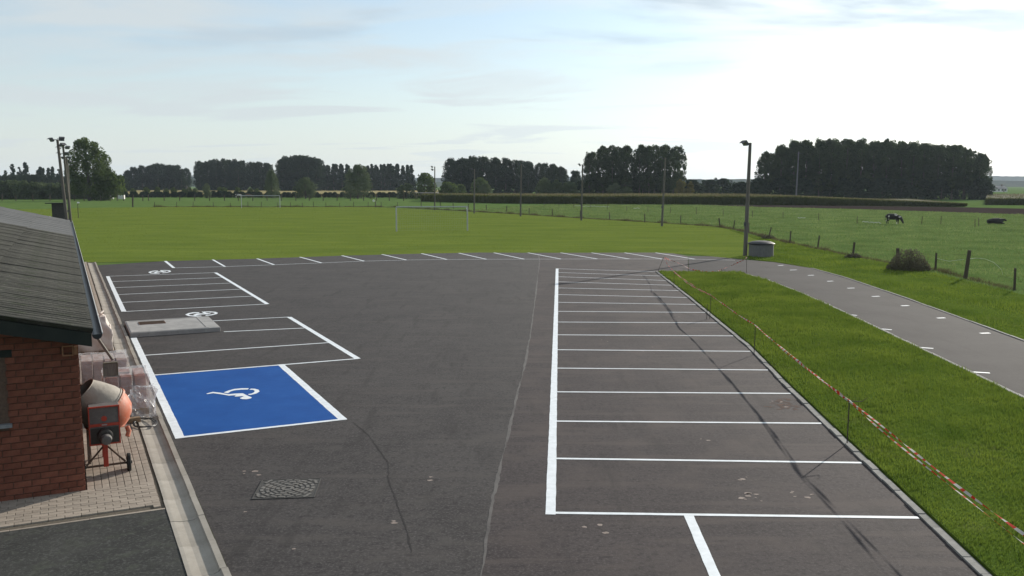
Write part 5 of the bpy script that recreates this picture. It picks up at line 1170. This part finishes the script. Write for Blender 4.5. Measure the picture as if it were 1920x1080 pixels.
for k, (px, w_) in enumerate(((207, 1.9), (228, 1.9))):
    o = MB().box((0, 0, .65), (w_, .9, 1.3)).build('white_panel', 'house_white', None); o.location = (at(px, 292), 292, -.03); tag(o, 'white livestock trough panel below the large tree, ' + ('nearer' if k == 0 else 'farther from') + ' the light poles', 'trough', 'white troughs below the large tree')

# ------------------------------------------------------------------ grass
hole_c = G(1429, 481)
x, y = scatter(lawn_poly, 420000, 1, 14, 1.0); cl = .45 + .9 * vnoise(x, y, 2.2, 4) * vnoise(x, y, 6, 5) * 1.6
v, tn = blades(x, y, .062, .011, 2, z0=.028, grow=.8, d0=12, clump=cl); o = link('grass', fast_mesh('grass', v, 3, 'blade_lawn', tn)); tag(o, 'green grass blades of the lawn strip beside the car park', 'grass', kind='stuff')
x, y = scatter(verge_poly, 150000, 11, 30, 1.0); nv_ = vnoise(x, y, 1.6, 6) * vnoise(x, y, .7, 16); cl = .35 + 2.6 * nv_
v, tn = blades(x, y, .062, .018, 12, z0=-.008, grow=.7, d0=20, clump=cl); tn = np.clip(tn * .7 + 1.2 * vnoise(x, y, 1.1, 26) - .45, 0, 1); o = link('grass', fast_mesh('grass', v, 3, 'blade_lawn', tn)); tag(o, 'short grass blades of the verge beyond the lane', 'grass', kind='stuff')
x, y = scatter(pitch_poly, 420000, 21, 70, 1.0)
v, tn = blades(x, y, .035, .028, 22, z0=-.013, grow=.6, d0=50); o = link('grass', fast_mesh('grass', v, 3, 'blade_pitch', tn)); tag(o, 'short mown grass blades of the football pitch', 'grass', kind='stuff')
past = [(20.5, 22), (22.4, 40), (22.9, 50), (22.7, 60), (22.4, 73), (22.8, 95), (23.4, 102), (0.4, 146), (-10, 164), (10, 214), (44, 208), (53, 186), (64, 171), (81, 142.5), (98, 112), (60, 60), (30, 22)]
x, y = scatter(past, 700000, 31, 45, 1.1); nz_ = vnoise(x, y, .9, 7) * vnoise(x, y, 2.6, 8); cl = .35 + 2.6 * nz_ ** 1.3
v, tn = blades(x, y, .12, .032, 32, z0=-.03, grow=.6, d0=35, clump=cl, lean=.8); o = link('grass', fast_mesh('grass', v, 3, 'blade_pasture', np.clip(tn * 1.0 + nz_ * .9 - .28, 0, 1))); tag(o, 'tufted pasture grass beyond the fence', 'grass', kind='stuff')
# rough uncut grass under the fences
fx = []; rr = np.random.default_rng(41)
FL = [(22.75, 41), (23.2, 46), (23.7, 50.5), (23.0, 54), (22.63, 60), (22.64, 67), (22.44, 73), (22.72, 80.4), (23.33, 89), (23.34, 95.7), (23.13, 101.7), (17.8, 113), (11.5, 124), (5, 136), (0, 146), (-9, 162), (-24, 187), (-29, 191), (-50, 191), (-75, 190.5)]
xs = []; ys = []
for (x0, y0), (x1, y1) in zip(FL, FL[1:]):
    ln = math.hypot(x1 - x0, y1 - y0); k = int(ln * 90); t = rr.random(k); xs.append(x0 + (x1 - x0) * t + rr.normal(size=k) * .16); ys.append(y0 + (y1 - y0) * t + rr.normal(size=k) * .22)
xs = np.concatenate(xs); ys = np.concatenate(ys); cl = .25 + 1.5 * vnoise(xs, ys, 1.1, 9) ** 2
v, tn = blades(xs, ys, .24, .03, 42, z0=-.02, grow=.5, d0=50, clump=cl, lean=1.0); o = link('rough_grass', fast_mesh('rough_grass', v, 3, 'blade_rough', tn)); tag(o, 'rough brownish uncut grass along the pasture fence line', 'grass', kind='stuff')

# ------------------------------------------------------------------ haze
hb = MB(); hb.box((0, 1600, 21.5), (5400, 4000, 45.2)); hzo = hb.build('haze', 'paint', None); hzo.data.materials.clear()
hm = bpy.data.materials.new('haze'); hm.use_nodes = True; hn = hm.node_tree.nodes; hn.clear()
pv = hn.new('ShaderNodeVolumePrincipled'); pv.inputs['Color'].default_value = (.74, .86, 1.0, 1); pv.inputs['Density'].default_value = .00009; pv.inputs['Anisotropy'].default_value = .25
ho = hn.new('ShaderNodeOutputMaterial'); hm.node_tree.links.new(pv.outputs[0], ho.inputs['Volume']); hzo.data.materials.append(hm)
tag(hzo, 'thin pale summer haze over the whole landscape', 'haze', kind='stuff')
